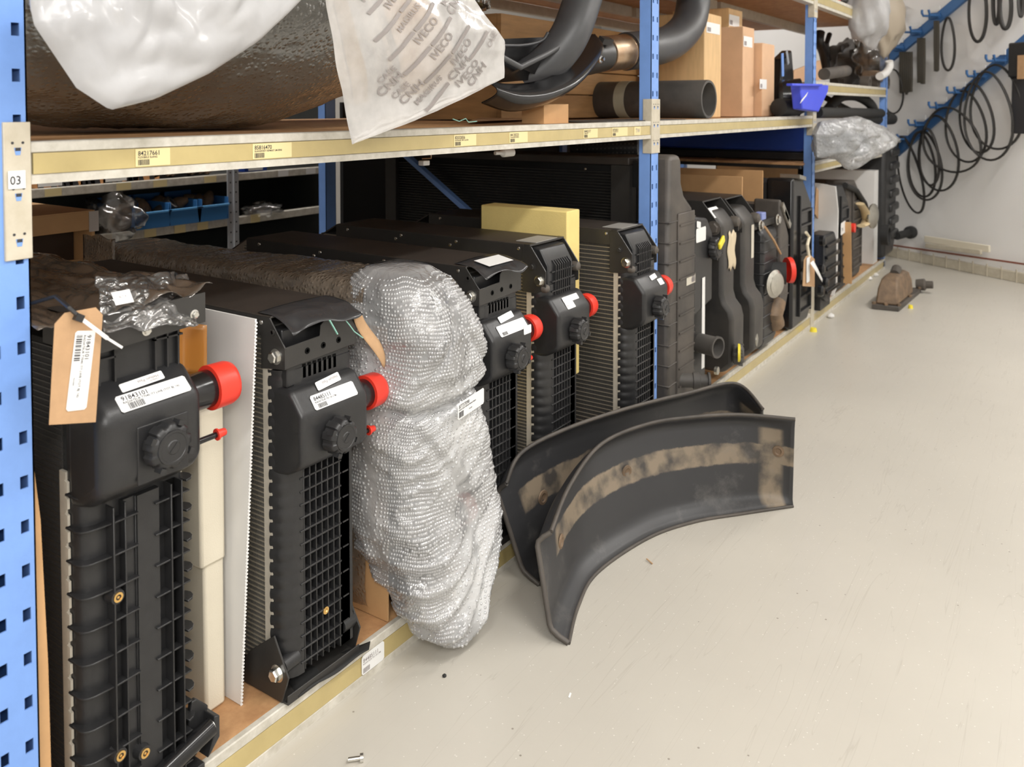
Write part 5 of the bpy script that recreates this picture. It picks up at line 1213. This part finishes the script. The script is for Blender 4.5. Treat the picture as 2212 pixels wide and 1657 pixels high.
MBt = thing('wire_twist', 'green twisted wire on the beam edge by the printed bag', 'wire', AY(1010, 260, -.01))
MB().tube([AY(978, 257, -.01), AY(992, 262, -.01), AY(1006, 256, -.01), AY(1012, 264, -.01), AY(1030, 262, -.01)], .0012, 6).build('wire', GREEN, MBt)
# wooden crate behind, boxes
cr_ = thing('wooden_crate', 'long pine plank crate behind the middle upright with yellow labels', 'crate', (3.2, .6, ZS))
x0, x1 = 2.55, 3.72
for k in range(4): MB().box(x0, x1, .50, .52, ZS+.006+k*.097, ZS+.098+k*.097).build('plank', WOODP, cr_, bevel=.002)
MB().box(x0, x1, .52, .95, ZS+.004, ZS+.39).build('crate_body', WOODP, cr_)
def ystick(px0, py0, px1, py1, y, m=None, parent=None, txt=(), nm='yellow_label'):
    a = AY(px0, py1, y-.001); b = AY(px1, py0, y-.001); sticker(parent, (a.x, y-.0008, a.z), (1, 0, 0), (0, 0, 1), b.x-a.x, b.z-a.z, txt, None, m or [mat('yellow_label', (.80, .74, .08), .5), INKG], nm, round_=False)
YM = None
def on_crate(px0, px1, z0, z1, m=None, txt=()):
    a = AY(px0, 150, .5).x; b = AY(px1, 150, .5).x; sticker(cr_, (a, .4992, z0), (1, 0, 0), (0, 0, 1), b-a, z1-z0, txt, None, m or [mat('yellow_label', (.80, .74, .08), .5), INKG], 'crate_label', round_=False)
on_crate(1426, 1496, AY(1460, 166, .5).z, AY(1460, 147, .5).z, None, [('Danger', .02, .03, .03), ('High', .18, .03, .03)]); on_crate(1434, 1456, AY(1440, 62, .5).z, AY(1440, 40, .5).z); on_crate(1483, 1517, AY(1500, 115, .5).z, AY(1500, 96, .5).z, [WHITE, INKG])
def ubox(pxl, pxe, pxr, pyt, label, y0, m=CARD2, name='tall_box', stick=None, dep=.3, py_sticker=None, cat='box'):
    """upright box: pxl..pxe is its side, pxe..pxr its front"""
    x0, x1 = AY(pxe, 240, y0).x, AY(pxr, 240, y0).x; zt_ = AY(pxe, pyt, y0).z
    t = thing(name, label, cat, ((x0+x1)/2, y0, ZS)); MB().box(x0, x1, y0, y0+dep, ZS+.002, zt_).build('box_body', m, t, bevel=.004)
    if stick:
        a = AY(stick[0], stick[3], y0-.001); b = AY(stick[2], stick[1], y0-.001); sticker(t, (a.x, y0-.001, a.z), (1, 0, 0), (0, 0, 1), b.x-a.x, b.z-a.z, [], None, [WHITE, INKG], 'label', round_=False)
        sticker(t, (a.x+.01, y0-.0018, a.z+.006), (1, 0, 0), (0, 0, 1), (b.x-a.x)*.25, (b.z-a.z)*.4, [], None, [INKG, INKG], 'code_mark', round_=False)
    return t
ubox(1515, 1521, 1557, 26, 'tall pine post-like crate end with knots and white label', .16, WOOD, 'pine_box', (1526, 53, 1555, 70))
ubox(1557, 1573, 1602, 16, 'leaning pine beam piece with white sticker right of the pine crate end', .22, WOOD, 'pine_box', (1575, 36, 1597, 55))
ubox(1594, 1604, 1628, 56, 'tall narrow cardboard box with white sticker, middle of the carton group', .14, CARD2, 'tall_carton', (1606, 81, 1625, 100))
ubox(1626, 1646, 1672, 92, 'shorter taped cardboard box at the right of the carton group', .10, CARD2, 'tall_carton', (1641, 172, 1656, 192))
# black fender-like curved part, blue crate, black roll, bottle-like cone
bc_ = thing('curved_cover', 'glossy black curved cover with blue strip right of the cartons', 'cover', AY(1690, 160, .1))
MB().prism([(AY(1677, 200, .15).x, ZS), (AY(1700, 200, .15).x, ZS), (AY(1704, 160, .15).x, ZS+.22), (AY(1699, 110, .15).x, AY(1699, 108, .15).z), (AY(1678, 125, .15).x, AY(1678, 128, .15).z)], 'y', .12, .18).build('shell', GLOSS, bc_, bevel=.01)
mb = MB(); mb.bar(AY(1691, 165, .11), AY(1690, 115, .11), .004, .035, (1, 0, 0)); mb.build('blue_strip', BLUE, bc_); mb = MB(); mb.bar(AY(1703, 138, .11), AY(1699, 110, .11), .004, .03, (1, 0, 0)); mb.build('grey_strip', GREY, bc_)
bc2 = thing('black_hood', 'black hooded plastic part with open mouth right of the cartons', 'cover', AY(1690, 220, .03))
MB().lathe(AY(1685, 210, .10), (.5, -1, 0), [(0, .09), (.10, .10), (.10, .085), (.02, .08)], 32).build('hood', GLOSS, bc2, smooth=40)
bc3 = thing('rubber_boot', 'dark oval rubber boot lying at the shelf edge by the blue crate', 'rubber part', AY(1715, 232, -.0))
MB().lathe(AY(1680, 232, .05), (1, -.15, 0), [(0, .02), (.01, .045), (.2, .045), (.27, .035), (.30, .012)], 28).build('body', RUB, bc3, smooth=60)
blc = thing('blue_crate', 'bright blue plastic tray with white sticker hanging at the third upright', 'tray', AY(1738, 210, -.05))
q = [AY(1707, 183, -.03), AY(1770, 184, -.03), AY(1768, 200, -.03), AY(1748, 242, -.03), AY(1712, 236, -.03)]
mb = MB(); k = 5; th_ = V((0, -.05, 0)); mb.add(q+[p+th_ for p in q], [tuple(range(k)), tuple(range(k, 2*k))[::-1]]+[(i, (i+1) % k, k+(i+1) % k, k+i) for i in range(k)]); mb.build('tray', mat('bright_blue', (.06, .09, .72), .35), blc, bevel=.006)
MB().bar(AY(1705, 183, -.085), AY(1771, 184, -.085), .03, .012).build('rim', mat('bright_blue', (.06, .09, .72), .35), blc, bevel=.003)
mb = MB(); MB().obox(AY(1737, 211, -.084), AY(1744, 204, -.084)-AY(1731, 220, -.084), (0, .002, 0), (.03, 0, .02)).build('sticker', WHITE, blc)
cs = thing('cardboard_piece', 'angled light cardboard piece behind the third upright', 'cardboard', AY(1735, 160, .2))
MB().prism([(AY(1712, 178, .2).x, AY(1712, 178, .2).z), (AY(1780, 172, .2).x, AY(1780, 172, .2).z), (AY(1772, 130, .2).x, AY(1772, 130, .2).z), (AY(1716, 152, .2).x, AY(1716, 152, .2).z)], 'y', .2, .21).build('sheet', CARD2, cs)
# blue tub under the main shelf, on the inner shelf
bt2 = thing('blue_tub', 'large dark blue plastic tub on the far bay lower shelf, seen below the beam', 'tub', (5.3, .5, .92))
TP = [(-.02, 1.12), (-.02, 1.075), (.03, 1.02), (.06, .985), (.10, .972), (.25, .972), (.9, .974), (1.3, .98), (1.3, 1.12)]
MB().prism(TP, 'x', 4.97, 5.42).build('tub_body', TUBB, bt2, bevel=.012, smooth=60)
dk = thing('dark_case', 'black case under the blue tub on the far bay lower shelf', 'case', (5.3, .6, .92))
MB().box(4.99, 5.5, .03, 1.3, .919, .970).build('case_body', BLK, dk, bevel=.01)
# dotted black perforated tube under beam
pt_ = thing('perforated_duct', 'black perforated duct lying under the beam left of the middle upright', 'duct', AY(1300, 320, .3))
a_, b_ = AY(1235, 322, .5), AY(1378, 318, .25); MB().lathe(a_, b_-a_, [(0, .05), (.005, .055), ((b_-a_).length, .055), ((b_-a_).length+.004, .05)], 32).build('body', BLK, pt_, smooth=50)
mb = MB(); d_ = (b_-a_).normalized(); 
for r_ in range(3):
    for i in range(16):
        an = -PI/2-.35+r_*.32; s_ = d_.cross(V((0, 0, 1))); q = a_+d_*(.03+i*.016)+(V((0, 0, 1))*math.sin(an+1.6)+s_*math.cos(an+1.6))*.0552; mb.lathe(q, q-(a_+d_*(.03+i*.016)), [(0, .0035), (.0006, .003)], 8)
mb.build('holes', PIPEW, pt_)

# bay three shelves
bg = thing('bubble_bag', 'grey bubble-wrap parcel bag sticking out over the aisle beyond the third upright', 'bag', AY(1850, 300, -.1))
PO = [(1763, 290), (1775, 262), (1850, 250), (1900, 270), (1942, 300), (1925, 318), (1838, 368), (1810, 345), (1765, 340)]
def pbag(side):
    def f(u, v):
        t = u*len(PO); i = int(t) % len(PO); f_ = t-int(t); a, b = PO[i], PO[(i+1) % len(PO)]; ox, oy = a[0]+(b[0]-a[0])*f_, a[1]+(b[1]-a[1])*f_
        px, py = 1838+(ox-1838)*v, 305+(oy-305)*v; p = AY(px, py, -.10-.25*(px-1760)/180)
        p.y += side*.13*math.sqrt(max(0, 1-v**2))*.55*(1+.5*nz((px*.05, py*.05, 2), 1.)+.5*abs(nz((px*.03, py*.06, 6), 1.))); return p
    return f
mb = MB(); mb.grid(pbag(-1), 72, 20, wrap=False); mb.grid(pbag(1), 72, 20); mb.build('bubble_wrap', BUBG, bg, smooth=180)
mb = MB(); mb.tube([AY(1775, 315, -.1), AY(1850, 312, -.18)], [.06, .08], 12); mb.build('content', GREY, bg)
for (nm, lb, a, b, r_, m_) in (('black_pipe', 'black pipe lying on the middle shelf of the far bay', (1765, 243), (1912, 245), .035, RUB), ('black_pipe', 'second black pipe with white collar, end towards the wall', (1850, 258), (1926, 257), .045, RUB)):
    a_, b_ = AY(*a, .10), AY(*b, .03); t = thing(nm, lb, 'pipe', a_); MB().cyl(a_, b_, r_, n=20).build('tube_wall', m_, t, smooth=50)
t = thing('hose_bundle', 'black curved hoses hanging under the far shelf', 'hose', AY(1820, 215, .2)); MB().tube(bez([AY(1790, 235, .15), AY(1815, 210, .15), AY(1850, 208, .12), AY(1880, 225, .06), AY(1890, 250, .05)], 8), .035, 12).build('hose', RUB, t, smooth=60)
MB().tube(bez([AY(1785, 212, .2), AY(1810, 225, .2), AY(1840, 240, .2)], 8), .02, 12).build('hose', RUB, t, smooth=60)
t = thing('black_casting', 'dark castings standing on the upper shelf of the far bay', 'machine part', AY(1820, 150, .3))
blob(AY(1830, 140, .35), (.28, .16, .17), 4, .5).build('casting', BLK2, t, smooth=40)
t = thing('black_casting', 'upright black forked part left among the far castings', 'machine part', AY(1780, 110, .4))
MB().tube(bez([AY(1786, 165, .4), AY(1780, 120, .4), AY(1770, 90, .4), AY(1772, 70, .4)], 6), .035, 10).build('arm', BLK, t, smooth=60); MB().tube([AY(1790, 130, .4), AY(1785, 95, .4), AY(1792, 74, .4)], .02, 10).build('arm', BLK, t, smooth=60)
t = thing('wrapped_pump', 'machine part in clear plastic on the far shelf beside the blue post', 'machine part', AY(1880, 140, .1))
blob(AY(1880, 115, .12), (.16, .12, .16), 9, .5).build('wrap', CLEAR, t, smooth=90); blob(AY(1880, 122, .14), (.11, .09, .13), 2, .5).build('casting', RUST, t, smooth=40); MB().obox(AY(1885, 165, .08), (.2, 0, 0), (0, .12, 0), (0, 0, .08)).build('flange', RUST, t, bevel=.01)
t = thing('white_hose', 'white curved pipe end in front of the far blue post', 'hose', AY(1918, 150, -.05)); MB().tube(bez([AY(1900, 165, -.02), AY(1913, 158, -.03), AY(1921, 145, -.03), AY(1921, 132, -.03)], 6), .028, 12).build('hose', PPW, t, smooth=60)
t = thing('metal_roller', 'dull grey rod lying at the left of the far shelf', 'rod', AY(1800, 155, .0)); MB().cyl(AY(1780, 160, .02), AY(1828, 153, .02), .035, n=16).build('rod', BLK2, t, smooth=50)
for k, (px, py) in enumerate(((1880, 178), (1902, 178), (1860, 180))):
    t = thing('pipe_flange', ['grey pipe flange at far shelf edge, middle of three', 'grey pipe flange at far shelf edge, nearest the blue post', 'grey pipe flange at far shelf edge, leftmost of three'][k], 'flange', AY(px, py, .02)); MB().lathe(AY(px, py, .06), (0, -1, 0), [(0, .05), (.06, .05), (.06, .03), (.01, .028)], 20).build('ring', BLK2, t)
t = thing('white_sack', 'bright white plastic bag hanging from the top shelf of the far bay', 'bag', AY(1873, 20, -.05)); blob(AY(1875, 8, -.06), (.18, .12, .25), 5, .35).build('bag_film', WBAG, t, smooth=180)
t = thing('brown_parcel', 'tan plastic parcel on the top shelf next to the white sack', 'bag', AY(1910, 40, .1)); blob(AY(1911, 35, .02), (.17, .13, .26), 8, .3).build('bag_film', mat('tan_film', (.42, .36, .28), .5), t, smooth=180)
for k, (px, m_) in enumerate(((1800, RED), (1815, STEEL), (1832, BLK2), (1848, BLK2))):
    t = thing('small_part', ['red-ended small part on the far top shelf', 'grey small part next to the red-ended one, top shelf', 'dark small part, third from left on far top shelf', 'dark small part left of the white sack'][k], 'machine part', AY(px, 5, .05)); MB().lathe(AY(px, 6+k*5, .06), (0, 0, 1), [(0, .03), (.02, .05), (.1, .045), (.14, .02)], 14).build('body', m_, t, bevel=.004)

# ------------------------------------------------------------------ wall rails and belts
def rail(pa, pb, label, hooks):
    a, b = WP(*pa, .06), WP(*pb, .06); t = thing('belt_rail', label, 'rail', a)
    MB().bar(a, b, .03, .075, WN.cross((b-a).normalized())).build('rail_bar', RAIL, t, bevel=.003)
    for (px, py, s_) in hooks:
        q = WP(px, py, .07); u_ = WD; z_ = V((0, 0, 1)); L_ = .16*s_
        mb = MB(); mb.tube([q, q+WN*.05, q+WN*.10-u_*.02, q+WN*.115-u_*.02+z_*.02, q+WN*.115-u_*.02+z_*.045], .009, 8)
        mb.tube([q+u_*.05, q+WN*.10+u_*.04, q+WN*.115+u_*.04+z_*.04], .009, 8)
        mb.obox(q+z_*.004, WD*.10, WN*.03, z_*.045); mb.build('hook', RAIL, t)
        MB().obox(q+z_*.06+WN*.01, WD*.10, WN*.008, z_*.035).build('price_card', WHITE, t)
    return t
rail((1915, 132), (2100, -22), 'upper dark blue belt rail rising to the right on the white wall', [(1942, 104, 1), (1980, 70, 1), (2020, 35, 1)])
rail((1935, 330), (2230, 75), 'lower dark blue belt rail rising to the right behind the hanging belts', [(1952, 300, 1), (1990, 270, 1), (2035, 232, 1), (2075, 200, 1), (2118, 165, 1), (2160, 132, 1)])
def loop(px, py0, py1, w, label, r=.0115, off=.13, tilt=0., n=40, m=BELT, grp=None, egg=.35):
    """belt hanging from (px,py0) down to py1, pixel width w at its widest; lies in a plane parallel to the wall"""
    P = []
    for i in range(n):
        t = 2*PI*i/n; s_, c_ = math.sin(t), math.cos(t); yy = (py0+py1)/2-(py1-py0)/2*c_; f_ = .5-.5*c_
        ww = w/2*s_*(1-egg*.9*(1-f_)**1.5+egg*.15); P.append(WP(px+ww+tilt*f_, yy, off+.012*math.sin(t*2)))
    t = thing('drive_belt', label, 'belt', WP(px, py0, off), grp)
    MB().tube(P, r, 8, closed=True, squash=.7).build('belt_loop', m, t, smooth=60); return t
loop(1948, 330-35, 418+42, 50, 'black belt hanging lowest at the left end of the lower rail', tilt=35, off=.1)
loop(1985, 285, 425, 60, 'thin belt loop second from the rack on the lower rail', tilt=12, off=.12)
loop(1992, 283, 432, 78, 'thin doubled belt loop under the second hook of the lower rail', tilt=10, off=.15)
loop(2003, 278, 400, 44, 'narrow belt loop hanging inside the wider loops near the rack', tilt=8, off=.17)
loop(2022, 250, 412, 90, 'wide belt loop hanging below the third hook of lower rail', tilt=10, off=.14)
loop(2045, 232, 372, 130, 'long thin belt reaching across two hooks, bottom at mid wall', tilt=20, off=.16)
loop(2080, 196, 350, 92, 'belt loop hanging at the fourth hook of the lower rail', tilt=12, off=.13)
loop(2100, 180, 330, 76, 'belt loop fifth along the lower rail, narrower', tilt=18, off=.15)
loop(2130, 155, 346, 110, 'large belt loop hanging below the fifth and sixth hooks', tilt=10, off=.17)
loop(2150, 140, 322, 120, 'belt loop next to the flat black tubes at the right', tilt=6, off=.14, m=BELT)
loop(2048, 38, 152, 30, 'oval belt hanging on the upper rail, alone', r=.011, off=.1)
loop(2112, -60, 90, 40, 'oval thick belt hanging from above, cut by the top of the frame', r=.014, off=.1)
loop(2172, -50, 62, 26, 'dark flat belt at the top right corner', r=.016, off=.1)
loop(2152, -50, 52, 14, 'narrow dark belt at top right, left of the flat one', r=.015, off=.08)
loop(1930, 150, 245, 44, 'belt loop hanging behind the far blue post', r=.009, off=.1)
loop(2205, -60, 35, 10, 'dark belt sliver at the right edge of the frame top', r=.015, off=.08)
loop(1949, 12, 44, 10, 'tiny black belt on the wall above the upper rail', r=.010, off=.03)
for k, (px, y0, y1, w, lb) in enumerate(((1957, 112, 205, 25, 'pack of olive-black flat belts under the first hook of upper rail'), (1990, 82, 182, 15, 'narrow bundle of black belts under the second hook of upper rail'), (2023, 45, 155, 7, 'single dark belt seen edge-on, third on the upper rail'))):
    t = thing('belt_bundle', lb, 'belt', WP(px, y0, .1)); nb = max(2, int(w/4))
    for j in range(nb):
        x = px-w/2+w*(j+.5)/nb; P = [WP(x-1.5, y0, .10), WP(x+1.5, y0, .10), WP(x+1.8, (y0+y1)/2, .10), WP(x+1, y1-random.random()*8, .10), WP(x-1, y1-random.random()*8, .10), WP(x-1.8, (y0+y1)/2, .10)]
        MB().tube(P, .010, 6, closed=True).build('belt', mat('olive_rubber', (.06, .053, .04), .6), t)
ft = thing('belt_sleeves', 'black sleeved belts with cardboard band at the right edge of the wall', 'belt', WP(2208, 180, .15))
MB().obox((WP(2207, 103, .15)+WP(2207, 155, .15))/2, WD*.16, WN*.06, V((0, 0, (WP(2207, 95, .15)-WP(2207, 170, .15)).length))).build('belt_pack', BLK, ft, bevel=.01)
MB().obox((WP(2208, 165, .13)+WP(2208, 290, .13))/2, WD*.13, WN*.05, V((0, 0, (WP(2207, 165, .15)-WP(2207, 288, .15)).length))).build('belt_pack', mat('grey_black_rubber', (.04, .04, .045), .45), ft, bevel=.01)
MB().obox(WP(2206, 145, .19), WD*.05, WN*.01, V((0, 0, .16))).build('cardboard_band', TAG, ft)

# ------------------------------------------------------------------ fenders on the floor
def fender(name_label, B, T, endh, y_off=0., flange=.038, holes=()):
    """B bottom plan points, T top plan points with height; shell concave towards the aisle"""
    t = thing('wheel_fender', name_label, 'fender', (B[len(B)//2][0], B[len(B)//2][1], 0), 'worn black fenders leaning by the rack')
    def cr(P, s):
        s *= len(P)-1; i = min(int(s), len(P)-2); f = s-i; P = [V(p) for p in P]; p0, p1, p2, p3 = P[max(i-1, 0)], P[i], P[i+1], P[min(i+2, len(P)-1)]
        return .5*((2*p1)+(-p0+p2)*f+(2*p0-5*p1+4*p2-p3)*f*f+(-p0+3*p1-3*p2+p3)*f**3)
    B3 = [(x, y, .004) for x, y in B]
    def f(u, v):
        a, b = cr(B3, u), cr(T, u); du = cr(B3, min(1, u+.01))-cr(B3, max(0, u-.01)); du.z = 0; du.normalize(); inn = V((du.y, -du.x, 0))
        fl_ = flange*(1-max(0, (u-.9)/.1)**2*.9); w = min(1, v/.14) if v < .5 else min(1, (1-v)/.14); w = math.sin(w*PI/2)
        hgt = endh(u); p = a.lerp(b, v); p.z = a.z+(b.z-a.z)*v*hgt
        p = p+inn*(-fl_*w); return p
    nu, nv = 80, 30; mb = MB(); mb.grid(f, nu, nv); uv = [(i/nu, j/nv) for i in range(nu+1) for j in range(nv+1)]
    sh = mb.build('shell', FEND, t, solid=.006, smooth=60, uv=uv); 
    for (u, v, r_) in holes:
        p = V(f(u, v)); q = V(f(u+.01, v))-p; n = V((q.y, -q.x, 0)).normalized()
        MB().lathe(p+n*.003, n, [(0, r_*1.5), (.003, r_*1.4), (.004, r_*.9), (.001, r_*.6), (.001, r_*.2)], 20).build('bolt_boss', RUST, t)
    rim = [V(f(i/60, 1))+V((0, 0, .002)) for i in range(61)]; MB().tube(rim, .0055, 8).build('top_rim', BLK2, t, smooth=60)
    endp = [V(f(0, j/20)) for j in range(21)]; MB().tube(endp, .0065, 8).build('end_rim', BLK2, t, smooth=60)
    bot = [V(f(i/60, 0)) for i in range(61)]; MB().tube(bot, .005, 8).build('bottom_rim', BLK2, t, smooth=60)
    return t, f
F1B = [tuple(AZ(px, py, 0))[:2] for px, py in ((1228, 1393), (1248, 1315), (1290, 1240), (1400, 1165), (1500, 1130), (1600, 1113), (1713, 1096))]
F1T = [tuple(AZ(px, py, h)) for px, py, h in ((1190, 1150, .22), (1232, 1048, .255), (1300, 960, .275), (1400, 917, .28), (1500, 902, .28), (1600, 897, .28), (1718, 907, .28))]
F2B = [tuple(AZ(px, py, 0))[:2] for px, py in ((1165, 1266), (1210, 1215), (1290, 1150), (1380, 1095), (1470, 1060), (1560, 1020), (1665, 985))]
F2T = [tuple(AZ(px, py, h)) for px, py, h in ((1094, 1045, .25), (1128, 978, .315), (1230, 925, .33), (1360, 882, .325), (1480, 852, .31), (1590, 830, .30), (1648, 885, .26))]
fender('worn black curved fender in front, standing on the floor, tan band inside', F1B, F1T, lambda u: 1, holes=((.17, .5, .013), (.46, .58, .013), (.955, .6, .012)))
fender('worn black curved fender behind the front one, leaning to the shelf edge', F2B, F2T, lambda u: 1, holes=((.22, .48, .014),))

# brown casting on the floor
cs = thing('brown_casting', 'brown rusty valve-cover casting lying on the floor by the far rack end', 'machine part', (5.7, -.25, 0))
A0, A1, A2 = AZ(1883, 668), AZ(1942, 674), AZ(1990, 632); ux = (A1-A0); uy = (A2-A1); 
def lp(a, b, z): return A0+ux*a+uy*b+V((0, 0, z))
mb = MB(); mb.add([lp(0, 0, .001), lp(1, 0, .001), lp(1, 1, .001), lp(0, 1, .001), lp(0, 0, .03), lp(1, 0, .03), lp(1, 1, .03), lp(0, 1, .03)], [(0, 3, 2, 1), (4, 5, 6, 7), (0, 1, 5, 4), (1, 2, 6, 5), (2, 3, 7, 6), (3, 0, 4, 7)]); mb.build('base_flange', BLK2, cs, bevel=.004)
mb = MB(); R_ = []
for (a0, a1, b0, b1, z) in ((.08, .92, .04, .72, .03), (.12, .88, .08, .70, .12), (.18, .80, .16, .66, .17), (.26, .70, .24, .58, .19)):
    R_.append([lp(a0, b0, z), lp(a1, b0, z), lp(a1, b1, z), lp(a0, b1, z)])
vs = [q for r_ in R_ for q in r_]; fs = [(i*4+j, i*4+(j+1) % 4, (i+1)*4+(j+1) % 4, (i+1)*4+j) for i in range(3) for j in range(4)]+[(12, 13, 14, 15), (3, 2, 1, 0)]
mb.add(vs, fs); mb.build('dome', RUST, cs, bevel=.012, seg=3)
MB().cyl(lp(.5, .35, .18), lp(.45, .50, .20), .03).build('filler_neck', BLK2, cs)
for a_, b_ in ((.05, .03), (.5, .02), (.95, .05), (.97, .5), (.97, .95)): MB().lathe(lp(a_, b_, .03), (0, 0, 1), [(0, .012), (.012, .012), (.014, .008)], 6).build('bolt', RUST, cs)
MB().lathe(lp(.8, 1.0, .05), (0, -1, .1), [(0, .035), (.05, .04), (.06, .025), (.10, .025)], 16).build('side_port', BLK2, cs)
# litter
def litter(name, label, cat, p, mbf, m):
    t = thing(name, label, cat, p); mbf.build('piece', m, t); return t
p = AZ(752, 1648); litter('zinc_bolt', 'shiny zinc bolt lying on the floor at the bottom edge', 'bolt', p, MB().lathe(p+V((0, 0, .006)), (.7, -.7, 0), [(0, .004), (.022, .004), (.022, .008), (.028, .008)], 10), ZINC)
p = AZ(1404, 1215); litter('leaf_bit', 'thin brown leaf shred on the floor right of the fenders', 'debris', p, MB().bar(p+V((-.006, -.010, .002)), p+V((.004, .012, .005)), .003, .002), TAG)
p = AZ(960, 1462); litter('dirt_crumb', 'dark crumb on the floor below the bubble-wrapped radiator', 'debris', p, MB().lathe(p, (0, 0, 1), [(0, .004), (.003, .005), (.006, .002)], 6), RUB)
p = AZ(1231, 1503); litter('paper_bit', 'small pale paper bit on the floor below the front fender', 'debris', p, MB().obox(p+V((0, 0, .001)), (.014, .004, 0), (0, .004, 0), (0, 0, .001)), WHITE)
p = AZ(1757, 716); litter('yellow_plug', 'tiny yellow plug on the floor at the third upright foot', 'debris', p, MB().lathe(p, (0, 0, 1), [(0, .02), (.02, .016)], 10), PINK)
p = AZ(1967, 666); litter('yellow_plug', 'tiny yellow plug on the floor right of the brown casting', 'debris', p, MB().lathe(p, (0, 0, 1), [(0, .015), (.02, .012)], 10), PINK)
for k, (px, py) in enumerate(((1795, 686), (1878, 605), (1891, 597))):
    p = AZ(px, py); litter('foam_crumb', ['largest white foam crumb on the floor below the far bay', 'white foam crumb near the rack edge, nearer one', 'white foam crumb near the rack edge, farther one'][k], 'debris', p, blob(p+V((0, 0, .012)), (.03, .02, .012), k, .3, 10, 6), PPW)
for o in bpy.data.objects:
    if '_o' in o: del o['_o']
